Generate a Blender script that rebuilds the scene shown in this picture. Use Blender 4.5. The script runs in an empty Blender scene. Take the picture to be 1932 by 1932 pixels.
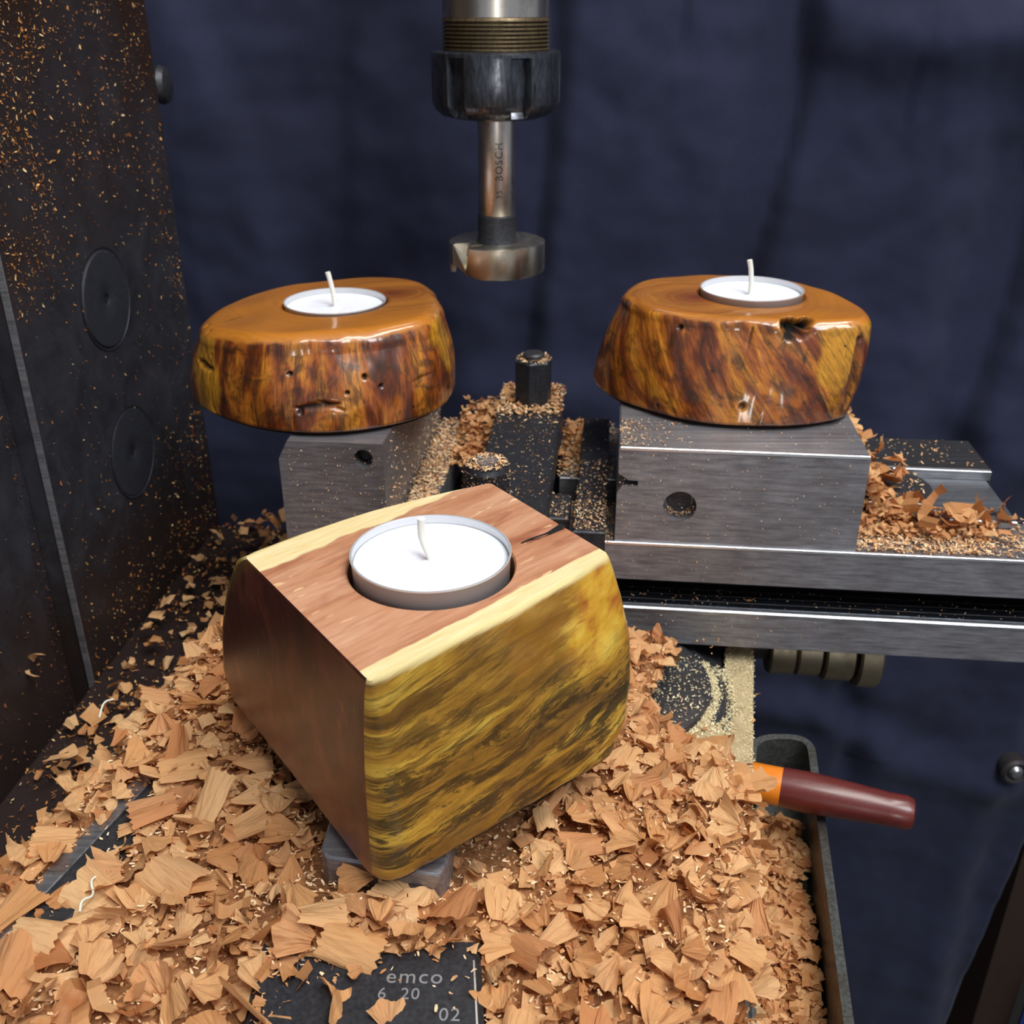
import bpy, math, random
import numpy as np
from mathutils import Vector, noise as mnoise
R_ = random.Random(7)
NR = np.random.RandomState(11)
C = bpy.context.scene.collection
SC = bpy.context.scene
H0 = 1.20                      # height of the camera above the workshop floor; lengths below are millimetres from it

# ---------------------------------------------------------------- camera
cam = bpy.data.cameras.new('camera'); camo = bpy.data.objects.new('camera', cam); C.objects.link(camo)
cam.sensor_width = 36; cam.lens = 36.0; cam.clip_start = 0.01; cam.clip_end = 20
camo.location = (0, 0, H0); camo.rotation_euler = (math.radians(63.5), 0, 0)
cam.dof.use_dof = True; cam.dof.focus_distance = 0.255; cam.dof.aperture_fstop = 34
SC.camera = camo
# ---------------------------------------------------------------- world, lights, exposure
w = bpy.data.worlds.new('world'); SC.world = w; w.use_nodes = True
w.node_tree.nodes['Background'].inputs[0].default_value = (0.80, 0.86, 1.0, 1)
w.node_tree.nodes['Background'].inputs[1].default_value = 0.30
def area(name, loc, target, sx, sy, power, col):
    l = bpy.data.lights.new(name, 'AREA'); l.shape = 'RECTANGLE'; l.size = sx; l.size_y = sy
    l.energy = power; l.color = col
    o = bpy.data.objects.new(name, l); C.objects.link(o); o.location = loc
    d = Vector(target) - Vector(loc); o.rotation_euler = d.to_track_quat('-Z', 'Y').to_euler()
    return o
area('ceiling_tube_light', (0.30, 0.10, H0 + 1.05), (0.0, 0.30, H0 - 0.15), 1.2, 0.16, 12.0, (1.0, 0.96, 0.90))
area('window_light', (0.55, -0.38, H0 + 0.92), (0.03, 0.30, H0 - 0.15), 0.55, 0.50, 12.0, (0.94, 0.97, 1.0))
area('spindle_glint_light', (0.07, -0.75, H0 - 0.10), (-0.006, 0.43, H0 - 0.07), 0.07, 0.24, 0.9, (1.0, 0.97, 0.92))  # unseen strip light, added for the vertical highlight on spindle and nut
SC.view_settings.view_transform = 'Standard'; SC.view_settings.look = 'None'
SC.view_settings.gamma = 1; SC.view_settings.use_curve_mapping = False
SC.view_settings.exposure = 0.10

# ---------------------------------------------------------------- helpers: colour and nodes
def c(h):
    v = [int(h[i:i+2], 16) / 255 for i in (1, 3, 5)]
    return tuple(x / 12.92 if x <= .04045 else ((x + .055) / 1.055) ** 2.4 for x in v) + (1,)
class G:
    def __init__(s, name):
        s.m = bpy.data.materials.new(name); s.m.use_nodes = True; s.t = s.m.node_tree
        s.b = s.t.nodes['Principled BSDF']; s.out = s.t.nodes['Material Output']
    def n(s, typ, **k):
        nd = s.t.nodes.new(typ)
        for a, v in k.items():
            setattr(nd, a, v)
        return nd
    def put(s, sock, v):
        if hasattr(v, 'is_linked') or isinstance(v, bpy.types.NodeSocket): s.t.links.new(v, sock)
        else: sock.default_value = v
    def obj(s, sc=(1, 1, 1), rot=(0, 0, 0), src='Object'):
        t = s.n('ShaderNodeTexCoord'); m = s.n('ShaderNodeMapping')
        s.t.links.new(t.outputs[src], m.inputs[0])
        k = 1000 if src == 'Object' else 1
        m.inputs['Scale'].default_value = tuple(k * a for a in sc); m.inputs['Rotation'].default_value = rot
        return m.outputs[0]
    def noise(s, vec, scale=1, detail=3, rough=.55, dist=0, col=False):
        nd = s.n('ShaderNodeTexNoise'); s.put(nd.inputs['Vector'], vec)
        nd.inputs['Scale'].default_value = scale; nd.inputs['Detail'].default_value = detail
        nd.inputs['Roughness'].default_value = rough; nd.inputs['Distortion'].default_value = dist
        return nd.outputs['Color' if col else 'Fac']
    def voro(s, vec, scale=1, feat='F1', out='Distance', rnd=1):
        nd = s.n('ShaderNodeTexVoronoi', feature=feat); s.put(nd.inputs['Vector'], vec)
        nd.inputs['Scale'].default_value = scale; nd.inputs['Randomness'].default_value = rnd
        return nd.outputs[out]
    def ramp(s, fac, stops, interp='LINEAR'):
        nd = s.n('ShaderNodeValToRGB'); s.put(nd.inputs[0], fac); cr = nd.color_ramp; cr.interpolation = interp
        while len(cr.elements) < len(stops): cr.elements.new(.5)
        for e, (p, col) in zip(cr.elements, stops):
            e.position = p
            e.color = c(col) if isinstance(col, str) else (col, col, col, 1)
        return nd.outputs[0]
    def mix(s, f, a, b, mode='MIX'):
        nd = s.n('ShaderNodeMix', data_type='RGBA', blend_type=mode)
        s.put(nd.inputs[0], f)
        s.put(nd.inputs[6], c(a) if isinstance(a, str) else a); s.put(nd.inputs[7], c(b) if isinstance(b, str) else b)
        return nd.outputs[2]
    def math(s, op, a, b=0.0, cl=False):
        nd = s.n('ShaderNodeMath', operation=op, use_clamp=cl); s.put(nd.inputs[0], a); s.put(nd.inputs[1], b); return nd.outputs[0]
    def attr(s, name, out='Fac'):
        nd = s.n('ShaderNodeAttribute'); nd.attribute_name = name; return nd.outputs[out]
    def sep(s, vec):
        nd = s.n('ShaderNodeSeparateXYZ'); s.put(nd.inputs[0], vec); return nd.outputs
    def bump(s, h, strength=.3, dist=.0005):
        nd = s.n('ShaderNodeBump'); s.put(nd.inputs['Height'], h)
        nd.inputs['Strength'].default_value = strength; nd.inputs['Distance'].default_value = dist
        s.t.links.new(nd.outputs[0], s.b.inputs['Normal']); return nd.outputs[0]
    def set(s, **k):
        names = dict(col='Base Color', metal='Metallic', rough='Roughness', spec='Specular IOR Level', coat='Coat Weight',
                     coatr='Coat Roughness', sheen='Sheen Weight', sheenr='Sheen Roughness', sss='Subsurface Weight', ssss='Subsurface Scale', trans='Transmission Weight')
        for a, v in k.items():
            if a == 'col' and isinstance(v, str): v = c(v)
            s.put(s.b.inputs[names[a]], v)
        return s.m

# ---------------------------------------------------------------- helpers: geometry
class MB:
    def __init__(s): s.v = []; s.f = []; s.mi = []; s.n = 0
    def add(s, v, f, mi=0):
        v = [tuple(p) for p in v]; s.v += v; s.f += [tuple(i + s.n for i in q) for q in f]
        s.mi += [mi] * len(f); s.n += len(v)
    def prism(s, pts, z0, z1, mi=0, bev=0.0):          # polygon (x,y) extruded in z, counter-clockwise
        n = len(pts)
        if bev > 0:
            P = inset(pts, bev)
            rings = [(P, z0), (pts, z0 + bev), (pts, z1 - bev), (P, z1)]
        else: rings = [(pts, z0), (pts, z1)]
        v = [(x, y, z) for ps, z in rings for x, y in ps]; f = []
        for r in range(len(rings) - 1):
            for i in range(n):
                j = (i + 1) % n; f.append((r*n+i, r*n+j, (r+1)*n+j, (r+1)*n+i))
        f.append(tuple(range(n))[::-1]); f.append(tuple((len(rings)-1)*n + i for i in range(n)))
        s.add(v, f, mi)
    def tube(s, pts, rad, seg=14, cap=True, mi=0):
        pts = [Vector(p) for p in pts]; n = len(pts)
        if not hasattr(rad, '__len__'): rad = [rad] * n
        v = []; f = []; up = None
        for i, p in enumerate(pts):
            d = (pts[min(i+1, n-1)] - pts[max(i-1, 0)]).normalized()
            if up is None: up = d.orthogonal().normalized()
            up = (up - d * up.dot(d)).normalized(); sd = d.cross(up)
            for k in range(seg):
                a = 2*math.pi*k/seg; v.append(p + (up*math.cos(a) + sd*math.sin(a)) * rad[i])
        for i in range(n-1):
            for k in range(seg):
                l = (k+1) % seg; f.append((i*seg+k, i*seg+l, (i+1)*seg+l, (i+1)*seg+k))
        if cap: f.append(tuple(range(seg))[::-1]); f.append(tuple((n-1)*seg+k for k in range(seg)))
        s.add(v, f, mi)
    def lathe(s, prof, cx, cy, seg=64, mi=0, rf=None, closed=False):   # prof: (r, z); rf(theta, r, z) changes the radius
        v = []; f = []; n = len(prof)
        for r, z in prof:
            for k in range(seg):
                a = 2*math.pi*k/seg; q = rf(a, r, z) if rf else r
                v.append((cx + q*math.cos(a), cy + q*math.sin(a), z))
        for i in range(n - 1 + (1 if closed else 0)):
            j = (i+1) % n
            for k in range(seg):
                l = (k+1) % seg; f.append((i*seg+k, i*seg+l, j*seg+l, j*seg+k))
        s.add(v, f, mi)
def inset(pts, d):
    n = len(pts); out = []
    A = sum(pts[i][0]*pts[(i+1) % n][1] - pts[(i+1) % n][0]*pts[i][1] for i in range(n))
    sg = 1 if A > 0 else -1
    for i in range(n):
        p0 = Vector(pts[i-1]); p1 = Vector(pts[i]); p2 = Vector(pts[(i+1) % n])
        e1 = (p1-p0).normalized(); e2 = (p2-p1).normalized()
        n1 = Vector((-e1.y, e1.x))*sg; n2 = Vector((-e2.y, e2.x))*sg
        k = max(.3, 1 + n1.dot(n2)); out.append(tuple(p1 + (n1+n2)*d/k))
    return out
def link(name, me, parent=None, org=None):
    o = bpy.data.objects.new(name, me); C.objects.link(o)
    if parent is not None: o.parent = parent
    elif org is not None: o.location = W(org)
    return o
def W(p): return (p[0]*.001, p[1]*.001, p[2]*.001 + H0)
def mesh(name, v, f, mats, org, mi=None, smooth=False):
    me = bpy.data.meshes.new(name)
    a = (np.asarray(v, float) - np.asarray(org, float)) * .001
    me.from_pydata(a.tolist(), [], f if isinstance(f, list) else f.tolist())
    for m in (mats if isinstance(mats, (list, tuple)) else [mats]): me.materials.append(m)
    if mi is not None: me.polygons.foreach_set('material_index', list(mi))
    if smooth is True: me.polygons.foreach_set('use_smooth', [True]*len(me.polygons))
    elif smooth:
        me.polygons.foreach_set('use_smooth', [True]*len(me.polygons)); me.set_sharp_from_angle(angle=math.radians(smooth))
    me.update(); return me
def build(mb, name, mats, parent=None, org=(0, 0, 0), smooth=35):
    if parent is not None: org = parent['_o']
    me = mesh(name, mb.v, mb.f, mats, org, mb.mi, smooth)
    o = link(name, me, parent, org)
    if parent is not None: o['_o'] = list(org)
    return o
def empty(name, org, label, cat, group=None):
    o = bpy.data.objects.new(name, None); C.objects.link(o); o.location = W(org); o.empty_display_size = .01
    o['_o'] = list(org); return tag(o, label, cat, group)
def tag(o, label=None, cat=None, group=None, kind=None):
    for k, v in (('label', label), ('category', cat), ('group', group), ('kind', kind)):
        if v: o[k] = v
    return o
XD = np.array((.9951, -.0993)); YD = np.array((.0993, .9951))       # table frame, turned 5.7 degrees
def M(a, b): return tuple(XD*a + YD*b)
def mbox(mb, a0, a1, b0, b1, z0, z1, mi=0, bev=.35):
    mb.prism([M(a0, b0), M(a1, b0), M(a1, b1), M(a0, b1)], z0, z1, mi, bev)
def px(x, y, z=None, yy=None):                                       # point seen at a pixel, on the level z or at distance yy
    dx = x-966; v = 966-y; fy = 1729.0+.4462*v; fz = -862.1+.8949*v
    s = z/fz if z is not None else yy/fy
    return np.array((dx*s, fy*s, fz*s))
def uvset(me, uv):
    l = me.uv_layers.new(name='UVMap'); idx = np.empty(len(me.loops), int); me.loops.foreach_get('vertex_index', idx)
    l.data.foreach_set('uv', np.asarray(uv)[idx].ravel())
def fattr(me, name, val):
    a = me.attributes.new(name, 'FLOAT', 'POINT'); a.data.foreach_set('value', np.asarray(val, float))
def nz(p, s=1.0, o=0.0): return mnoise.noise(Vector((p[0]*s+o, p[1]*s+o*1.7, (p[2] if len(p) > 2 else 0)*s-o)))

# ---------------------------------------------------------------- materials
def mat_steel(name, base='#8d8c8e', dark='#5b5655', rough=.38, streak=(.02, 1, 1), stain='#4b3a30', stainamt=.45, metal=.85, speck=.0):
    g = G(name); v = g.obj(); 
    n1 = g.noise(g.obj(streak), .9, 5, .6); n2 = g.noise(v, .03, 4, .6, .5); n3 = g.noise(v, .35, 5, .65)
    col = g.mix(g.ramp(n1, [(.3, 0), (.75, 1)]), dark, base)
    col = g.mix(g.ramp(n2, [(.45, 0), (.75, stainamt)]), col, stain)
    col = g.mix(g.ramp(n3, [(.35, .35), (.6, 0)]), col, dark)
    r = g.ramp(n3, [(.2, rough+.14), (.8, rough-.08)])
    g.bump(g.math('ADD', n1, g.math('MULTIPLY', n3, .5)), .12, .0002)
    return g.set(col=col, metal=metal, rough=r)
M_steel = mat_steel('brushed_steel', '#b4b4b8', '#77757a', .44, metal=.7)
M_steel_cold = mat_steel('ground_steel', '#c9ccd2', '#86888c', .30, stainamt=.3)
M_highlight = G('edge_highlight').set(col='#f2f5f8', metal=.9, rough=.28)  # near-white strips: the glint of light on steel edges, put into the colour
M_dark = mat_steel('dark_steel', '#4b4c50', '#2c2c30', .46, stain='#4a3828', stainamt=.5, metal=.45)
M_black = mat_steel('black_oxide', '#45474e', '#26272b', .42, (1, 1, 1), '#3a2c20', .35, .45)
M_slot_shade = mat_steel('shaded_slot_steel', '#3a3f49', '#191b20', .33, (.02, 1, 1), '#26211d', .3, .8)  # darker steel tones; the shade inside slot and channel is painted in
def mat_column():
    g = G('column_iron'); v = g.obj()
    n1 = g.noise(v, .06, 5, .65, .6); n2 = g.noise(v, .5, 6, .7); n3 = g.noise(v, .018, 3, .5, .3)
    s = g.sep(v)[2]
    up = g.ramp(g.math('ADD', g.math('DIVIDE', s, 300.0), g.math('MULTIPLY', g.math('SUBTRACT', n3, .5), .9)), [(.55, 0), (.95, 1)])
    col = g.mix(g.ramp(n1, [(.35, 0), (.7, 1)]), '#26262b', '#3a3a40')
    col = g.mix(up, col, '#2b1d16')
    low = g.ramp(g.math('ADD', g.math('DIVIDE', s, 100.0), g.math('MULTIPLY', g.math('SUBTRACT', n1, .5), .8)), [(.45, 1), (.95, 0)])
    col = g.mix(g.math('MULTIPLY', low, .75), col, '#2a1c16')
    sp = g.ramp(g.voro(g.obj((1, 1, .7)), 1.1), [(.10, 1), (.17, 0)])
    spm = g.math('MULTIPLY', sp, g.ramp(g.noise(v, .07, 4, .7), [(.50, 0), (.66, 1)]))
    col = g.mix(g.math('MULTIPLY', spm, .75), col, '#8a5a34')
    g.bump(g.math('ADD', n2, spm), .25, .0004)
    return g.set(col=col, rough=g.ramp(n1, [(.3, .52), (.7, .36)]), metal=.1, spec=.4)
M_column = mat_column()
def mat_plug():
    g = G('plug_iron'); v = g.obj(); n = g.noise(g.obj((.3, .3, 1)), .8, 4, .6)
    g.bump(n, .15, .0002)
    return g.set(col=g.mix(n, '#2c2d33', '#42434a'), rough=.42, metal=.35)
M_plug = mat_plug()
def mat_cloth(name, a, b, sheen=.25):
    g = G(name); v = g.obj(); n = g.noise(v, .012, 4, .6, .4); f = g.noise(v, 1.6, 4, .7)
    w1 = g.n('ShaderNodeTexWave'); g.put(w1.inputs['Vector'], v); w1.inputs['Scale'].default_value = .9
    col = g.mix(g.ramp(n, [(.3, 0), (.7, 1)]), a, b)
    col = g.mix(g.math('MULTIPLY', g.ramp(f, [(.4, 0), (.65, 1)]), .22), col, '#0f101a')
    g.bump(g.math('ADD', f, g.math('MULTIPLY', g.noise(v, .05, 4, .6), 3)), .22, .0006)
    return g.set(col=col, rough=.85, sheen=sheen, sheenr=.5, spec=.2)
M_cloth = mat_cloth('navy_cotton', '#222539', '#2d3149', .06)
M_blue = mat_cloth('blue_cotton', '#1c2f7c', '#2b45a0', .1)
def mat_bench():
    g = G('bench_wood'); n = g.noise(g.obj((.3, .03, .3)), 1, 5, .6, .3); g.bump(n, .2)
    return g.set(col=g.mix(n, '#1c110b', '#3a2416'), rough=.7)
M_bench = mat_bench()
M_wax = G('wax').set(col='#eceef6', rough=.45, sss=.4, ssss=.004, spec=.4)
M_wick = G('wick_cotton').set(col='#e9e6dc', rough=.7, sss=.2, ssss=.001)
M_alu = G('tealight_aluminium').set(col='#d8d8da', metal=.55, rough=.34)
M_pad = G('dark_pad').set(col='#1c120c', rough=.9)
M_hole = G('dark_hole').set(col='#060606', rough=.8)
M_text = G('etched_lettering').set(col='#9a9b9d', rough=.5, metal=.6)
M_texd = G('stamped_lettering').set(col='#2a2927', rough=.5, metal=.5)

def mat_shaving(name='wood_shaving', dusty=False):
    g = G(name); u = g.obj((1, 1, 1), src='UV')
    t = g.attr('tint'); oi = g.n('ShaderNodeObjectInfo').outputs['Random']
    r = g.math('FRACT', g.math('ADD', t, oi))
    base = g.ramp(r, [(0, '#bf8450'), (.2, '#d29c66'), (.45, '#deaa74'), (.7, '#e7bb86'), (.88, '#cc8f5e'), (1, '#b17242')])
    m = g.n('ShaderNodeMapping'); g.t.links.new(u, m.inputs[0]); m.inputs['Scale'].default_value = (26, 1.4, 1)
    gr = g.noise(m.outputs[0], 1, 4, .65, .2)
    col = g.mix(g.ramp(gr, [(.36, .38), (.50, 0)]), base, '#a86c42')
    blot = g.noise(g.obj(), .15, 3, .6)
    col = g.mix(g.ramp(blot, [(.45, 0), (.75, .30)]), col, '#f0cfa2')
    g.bump(gr, .5, .0004)
    g.set(col=col, rough=.72, spec=.25)
    tr = g.n('ShaderNodeBsdfTranslucent'); g.put(tr.inputs[0], g.mix(.5, col, '#e08a4a'))
    mx = g.n('ShaderNodeMixShader'); mx.inputs[0].default_value = .22
    g.t.links.new(g.b.outputs[0], mx.inputs[1]); g.t.links.new(tr.outputs[0], mx.inputs[2]); g.t.links.new(mx.outputs[0], g.out.inputs[0])
    return g.m
M_shav = mat_shaving()
def mat_dust(name, stops, rough=.9):
    g = G(name); g.set(col=g.ramp(g.attr('tint'), stops), rough=rough, spec=.2); return g.m
M_dust = mat_dust('sawdust', [(0, '#b07a4c'), (.3, '#d9a877'), (.6, '#e8c396'), (.85, '#f2dcb4'), (1, '#a86236')])
M_dustdark = mat_dust('column_dust', [(0, '#5a3016'), (.3, '#8e5427'), (.55, '#b5763e'), (.8, '#cf9c62'), (1, '#e6cb95')])
M_dustpale = mat_dust('pale_dust', [(0, '#c9b585'), (.4, '#e8dbae'), (.7, '#f3ecc8'), (1, '#cfa878')])
def mat_mound(name, a, b, d):
    g = G(name); v = g.obj(); n = g.noise(v, .9, 6, .75); n2 = g.noise(v, .12, 4, .6)
    col = g.mix(g.ramp(n, [(.35, 0), (.65, 1)]), a, b); col = g.mix(g.ramp(n2, [(.4, 0), (.7, .5)]), col, d)
    g.bump(n, .9, .0012); return g.set(col=col, rough=.9, spec=.15)
M_mound = mat_mound('shavings_bed', '#8a5430', '#cf9868', '#a8714a')
M_palemound = mat_mound('pale_dust_bed', '#c9ae80', '#e6d3aa', '#a08c68')

# honey coloured varnished end grain
def mat_honey(name, tilt, seed, yellow=.25, pith=(0, 0)):
    g = G(name); v = g.obj(); mp = g.n('ShaderNodeMapping'); u = g.obj(src='UV')
    g.t.links.new(u, mp.inputs[0]); mp.inputs['Location'].default_value = (seed, seed*1.3, 0)
    S = g.sep(mp.outputs[0]); sh = g.math('ADD', S[0], g.math('MULTIPLY', S[1], tilt))
    def st(kx, kz):
        cb = g.n('ShaderNodeCombineXYZ'); g.put(cb.inputs[0], g.math('MULTIPLY', sh, kx)); g.put(cb.inputs[1], g.math('MULTIPLY', S[1], kz)); return cb.outputs[0]
    big = g.noise(st(.075, .028), 1, 3, .6, .9); mid = g.noise(st(.28, .05), 1, 4, .65, .6); fin = g.noise(st(1.3, .12), 1, 4, .7, .2)
    blot = g.noise(st(.12, .12), 1, 4, .65, 1.2)
    side = g.ramp(big, [(.30, '#3d1808'), (.42, '#7c3a12'), (.52, '#a75c1a'), (.63, '#c68024'), (.75, '#8f4b16')])
    side = g.mix(g.math('MULTIPLY', g.attr('yel'), g.ramp(big, [(.3, .8), (.5, 1)])), side, g.mix(g.noise(v, .2, 3), '#b97a14', '#dda02c'))
    side = g.mix(g.math('MULTIPLY', g.ramp(mid, [(.36, .85), (.50, 0)]), g.math('SUBTRACT', 1.0, g.math('MULTIPLY', g.attr('yel'), .55))), side, '#4a200c')
    side = g.mix(g.ramp(mid, [(.58, 0), (.70, yellow+.35)]), side, '#d99432')
    side = g.mix(g.ramp(fin, [(.36, .6), (.5, 0)]), side, '#2f1508')
    side = g.mix(g.math('MULTIPLY', g.ramp(blot, [(.48, 0), (.64, .72)]), g.math('SUBTRACT', 1.0, g.math('MULTIPLY', g.attr('yel'), .6))), side, '#33220f')
    side = g.mix(g.ramp(g.voro(st(.16, .14), 1), [(.05, .9), (.09, 0)]), side, '#170b05')
    # top rings
    P = g.sep(v); dx = g.math('SUBTRACT', P[0], pith[0]); dy = g.math('SUBTRACT', P[1], pith[1])
    dd = g.math('SQRT', g.math('ADD', g.math('MULTIPLY', dx, dx), g.math('MULTIPLY', g.math('MULTIPLY', dy, dy), 1.4)))
    wob = g.noise(v, .05, 4, .6, .5); dd = g.math('ADD', dd, g.math('MULTIPLY', wob, 12))
    ring = g.noise(g.math('MULTIPLY', dd, .55), 1, 3, .7)
    cb = g.n('ShaderNodeCombineXYZ'); g.put(cb.inputs[0], g.math('MULTIPLY', dd, .35)); ring = g.noise(cb.outputs[0], 1, 4, .7)
    top = g.mix(g.ramp(ring, [(.35, 0), (.65, 1)]), '#93541a', '#bd7a2c')
    top = g.mix(g.ramp(g.math('DIVIDE', dd, 60.0), [(.12, .85), (.36, 0)]), top, '#6e2b14')
    top = g.mix(g.ramp(g.math('DIVIDE', dd, 60.0), [(.60, 0), (.85, .7)]), top, '#bb7420')
    tm = g.math('ADD', g.attr('top'), g.math('MULTIPLY', g.math('SUBTRACT', g.noise(v, .16, 4, .6), .5), .5))
    col = g.mix(g.ramp(tm, [(.42, 0), (.58, 1)]), side, top)
    col = g.mix(g.attr('black'), col, '#050302')
    g.bump(g.math('ADD', g.math('MULTIPLY', g.ramp(mid, [(.3, 0), (.5, 1)]), g.math('SUBTRACT', 1.0, g.attr('top'))), g.math('MULTIPLY', fin, .2)), .16, .0004)
    return g.set(col=col, rough=g.math('ADD', .34, g.math('MULTIPLY', g.attr('black'), .5)), coat=g.math('SUBTRACT', .9, g.math('MULTIPLY', g.attr('black'), .85), True), coatr=.10, spec=.4)
def mat_box_top():
    g = G('cedar_top'); e = math.radians(45)
    U = g.sep(g.obj(src='UV'))      # u along the live edges (mm), v across 0..1
    def st(kx, ky):
        cb = g.n('ShaderNodeCombineXYZ'); g.put(cb.inputs[0], g.math('MULTIPLY', U[0], kx)); g.put(cb.inputs[1], g.math('MULTIPLY', U[1], ky)); return cb.outputs[0]
    n1 = g.noise(st(.015, 5), 1, 4, .6, .5); n2 = g.noise(st(.06, 40), 1, 4, .65, .2); n3 = g.noise(st(.03, 9), 1, 3, .6, .9)
    col = g.ramp(n1, [(.3, '#a4684a'), (.45, '#b98260'), (.58, '#c99878'), (.72, '#a86c50')])
    col = g.mix(g.ramp(n3, [(.56, 0), (.68, .75)]), col, '#83432b')
    col = g.mix(g.ramp(n2, [(.36, .35), (.5, 0)]), col, '#8a5032')
    fl = g.math('MULTIPLY', g.ramp(g.noise(st(.13, 34), 1, 2, .5, .3), [(.63, 0), (.69, 1)]), g.ramp(g.noise(st(.03, 2.5), 1, 2), [(.45, 0), (.6, 1)]))
    col = g.mix(g.math('MULTIPLY', fl, .85), col, '#efd09c')
    wv = g.math('MULTIPLY', g.math('SUBTRACT', g.noise(st(.05, 0), 1, 3, .6), .5), .10)
    vv = g.math('ADD', U[1], g.math('MULTIPLY', wv, .45))
    sap = g.math('MAXIMUM', g.ramp(vv, [(.06, 1), (.066, 0)]), g.ramp(g.math('SUBTRACT', vv, g.math('MULTIPLY', g.math('SUBTRACT', g.noise(st(.03, 0), 2, 2), .5), .12)), [(.845, 0), (.855, 1)]))
    sapc = g.mix(g.ramp(n2, [(.3, 0), (.7, 1)]), '#dcc284', '#ecdcae')
    col = g.mix(sap, col, sapc)
    col = g.mix(g.attr('black'), col, '#120a06')
    g.bump(g.math('ADD', n2, g.math('MULTIPLY', g.attr('black'), -4.0)), .12, .0004)
    return g.set(col=col, rough=.42, coat=.15, coatr=.3)
def mat_box_end():
    g = G('cedar_end_grain'); v = g.obj(); V2 = g.obj((1, 1, 1), (0, 0, 0))
    n1 = g.noise(g.obj((.09, .09, .05)), 1, 4, .6, .8); n2 = g.noise(g.obj((.5, .5, .25)), 1, 5, .7, .3)
    fl = g.noise(g.obj((.55, .55, .12), (.25, .35, 0)), 1, 3, .6, .3)
    col = g.ramp(n1, [(.3, '#2f120b'), (.5, '#4d2015'), (.7, '#713825')])
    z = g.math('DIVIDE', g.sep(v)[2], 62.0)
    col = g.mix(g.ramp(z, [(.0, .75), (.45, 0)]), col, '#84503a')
    col = g.mix(g.ramp(n2, [(.35, .4), (.5, 0)]), col, '#23100a')
    col = g.mix(g.ramp(fl, [(.64, 0), (.72, .5)]), col, '#8f5b2e')
    col = g.mix(g.math('MULTIPLY', g.attr('yel'), .8), col, '#86682a')
    g.bump(n2, .08, .0003)
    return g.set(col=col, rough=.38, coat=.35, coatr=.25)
def mat_box_bark():
    g = G('live_edge_bark_side'); U = g.sep(g.obj(src='UV'))      # u along (mm), v height (mm)
    sk = g.math('ADD', U[1], g.math('MULTIPLY', U[0], -.06))
    wob = g.n('ShaderNodeCombineXYZ'); g.put(wob.inputs[0], g.math('MULTIPLY', U[0], .03)); g.put(wob.inputs[1], g.math('MULTIPLY', U[1], .03))
    sk = g.math('ADD', sk, g.math('MULTIPLY', g.math('SUBTRACT', g.noise(wob.outputs[0], 1, 2, .5), .5), 7))
    sk = g.math('ADD', sk, g.math('MULTIPLY', U[0], -.10))
    def st(kx, ky, o=0.0):
        cb = g.n('ShaderNodeCombineXYZ'); g.put(cb.inputs[0], g.math('ADD', g.math('MULTIPLY', U[0], kx), o)); g.put(cb.inputs[1], g.math('MULTIPLY', sk, ky)); return cb.outputs[0]
    a = g.noise(st(.02, .085), 1, 4, .6, .5); b = g.noise(st(.035, .30, 3), 1, 4, .65, .25); f = g.noise(st(.07, 1.3), 1, 5, .75, .1); k = g.noise(st(.05, .18, 9), 1, 8, .78, .5); sp = g.noise(st(.5, 1.4, 4), 1, 5, .75, .1)
    col = g.ramp(a, [(.30, '#5e3f14'), (.42, '#8c641f'), (.50, '#a67a28'), (.56, '#c39a36'), (.63, '#d2b04a'), (.66, '#b07c24'), (.8, '#94601c')])
    col = g.mix(g.ramp(b, [(.41, .8), (.48, 0)]), col, '#5c3f16')
    col = g.mix(g.ramp(b, [(.62, 0), (.74, .5)]), col, '#cbb85a')
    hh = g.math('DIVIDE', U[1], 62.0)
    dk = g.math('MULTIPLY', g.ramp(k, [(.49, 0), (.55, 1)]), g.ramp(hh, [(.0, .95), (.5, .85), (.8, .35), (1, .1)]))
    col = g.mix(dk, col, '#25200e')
    col = g.mix(g.ramp(f, [(.36, .6), (.47, 0)]), col, '#4b3712')
    col = g.mix(g.ramp(sp, [(.30, .75), (.42, 0)]), col, '#2c220e')
    col = g.mix(g.ramp(sp, [(.60, 0), (.72, .35)]), col, '#d6c263')
    # bright orange-yellow patch towards the far upper corner
    uu = g.math('DIVIDE', U[0], 74.0)
    pt = g.math('MULTIPLY', g.ramp(g.math('ADD', uu, g.math('MULTIPLY', g.math('SUBTRACT', k, .5), .5)), [(.72, 0), (.86, 1)]), g.ramp(hh, [(.5, 0), (.7, 1)]))
    col = g.mix(g.math('MULTIPLY', pt, .9), col, g.ramp(g.noise(st(.12, .12), 1, 3), [(.35, '#ab5f10'), (.5, '#d39d24'), (.7, '#e3c04a')]))
    pm = g.math('MULTIPLY', g.ramp(g.math('ADD', uu, g.math('MULTIPLY', g.math('SUBTRACT', a, .5), .6)), [(.42, 0), (.52, 1), (.74, 1), (.8, 0)]), g.ramp(hh, [(.62, 0), (.74, 1)]))
    col = g.mix(g.math('MULTIPLY', pm, .75), col, g.mix(g.noise(st(.1, .2), 1, 3), '#6f4712', '#a9741c'))
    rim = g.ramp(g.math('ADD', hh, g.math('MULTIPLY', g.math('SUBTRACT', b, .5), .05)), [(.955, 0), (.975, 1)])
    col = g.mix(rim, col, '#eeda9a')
    g.bump(g.math('ADD', b, g.math('MULTIPLY', f, .5)), .25, .0006)
    return g.set(col=col, rough=.36, coat=.5, coatr=.22)

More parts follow.
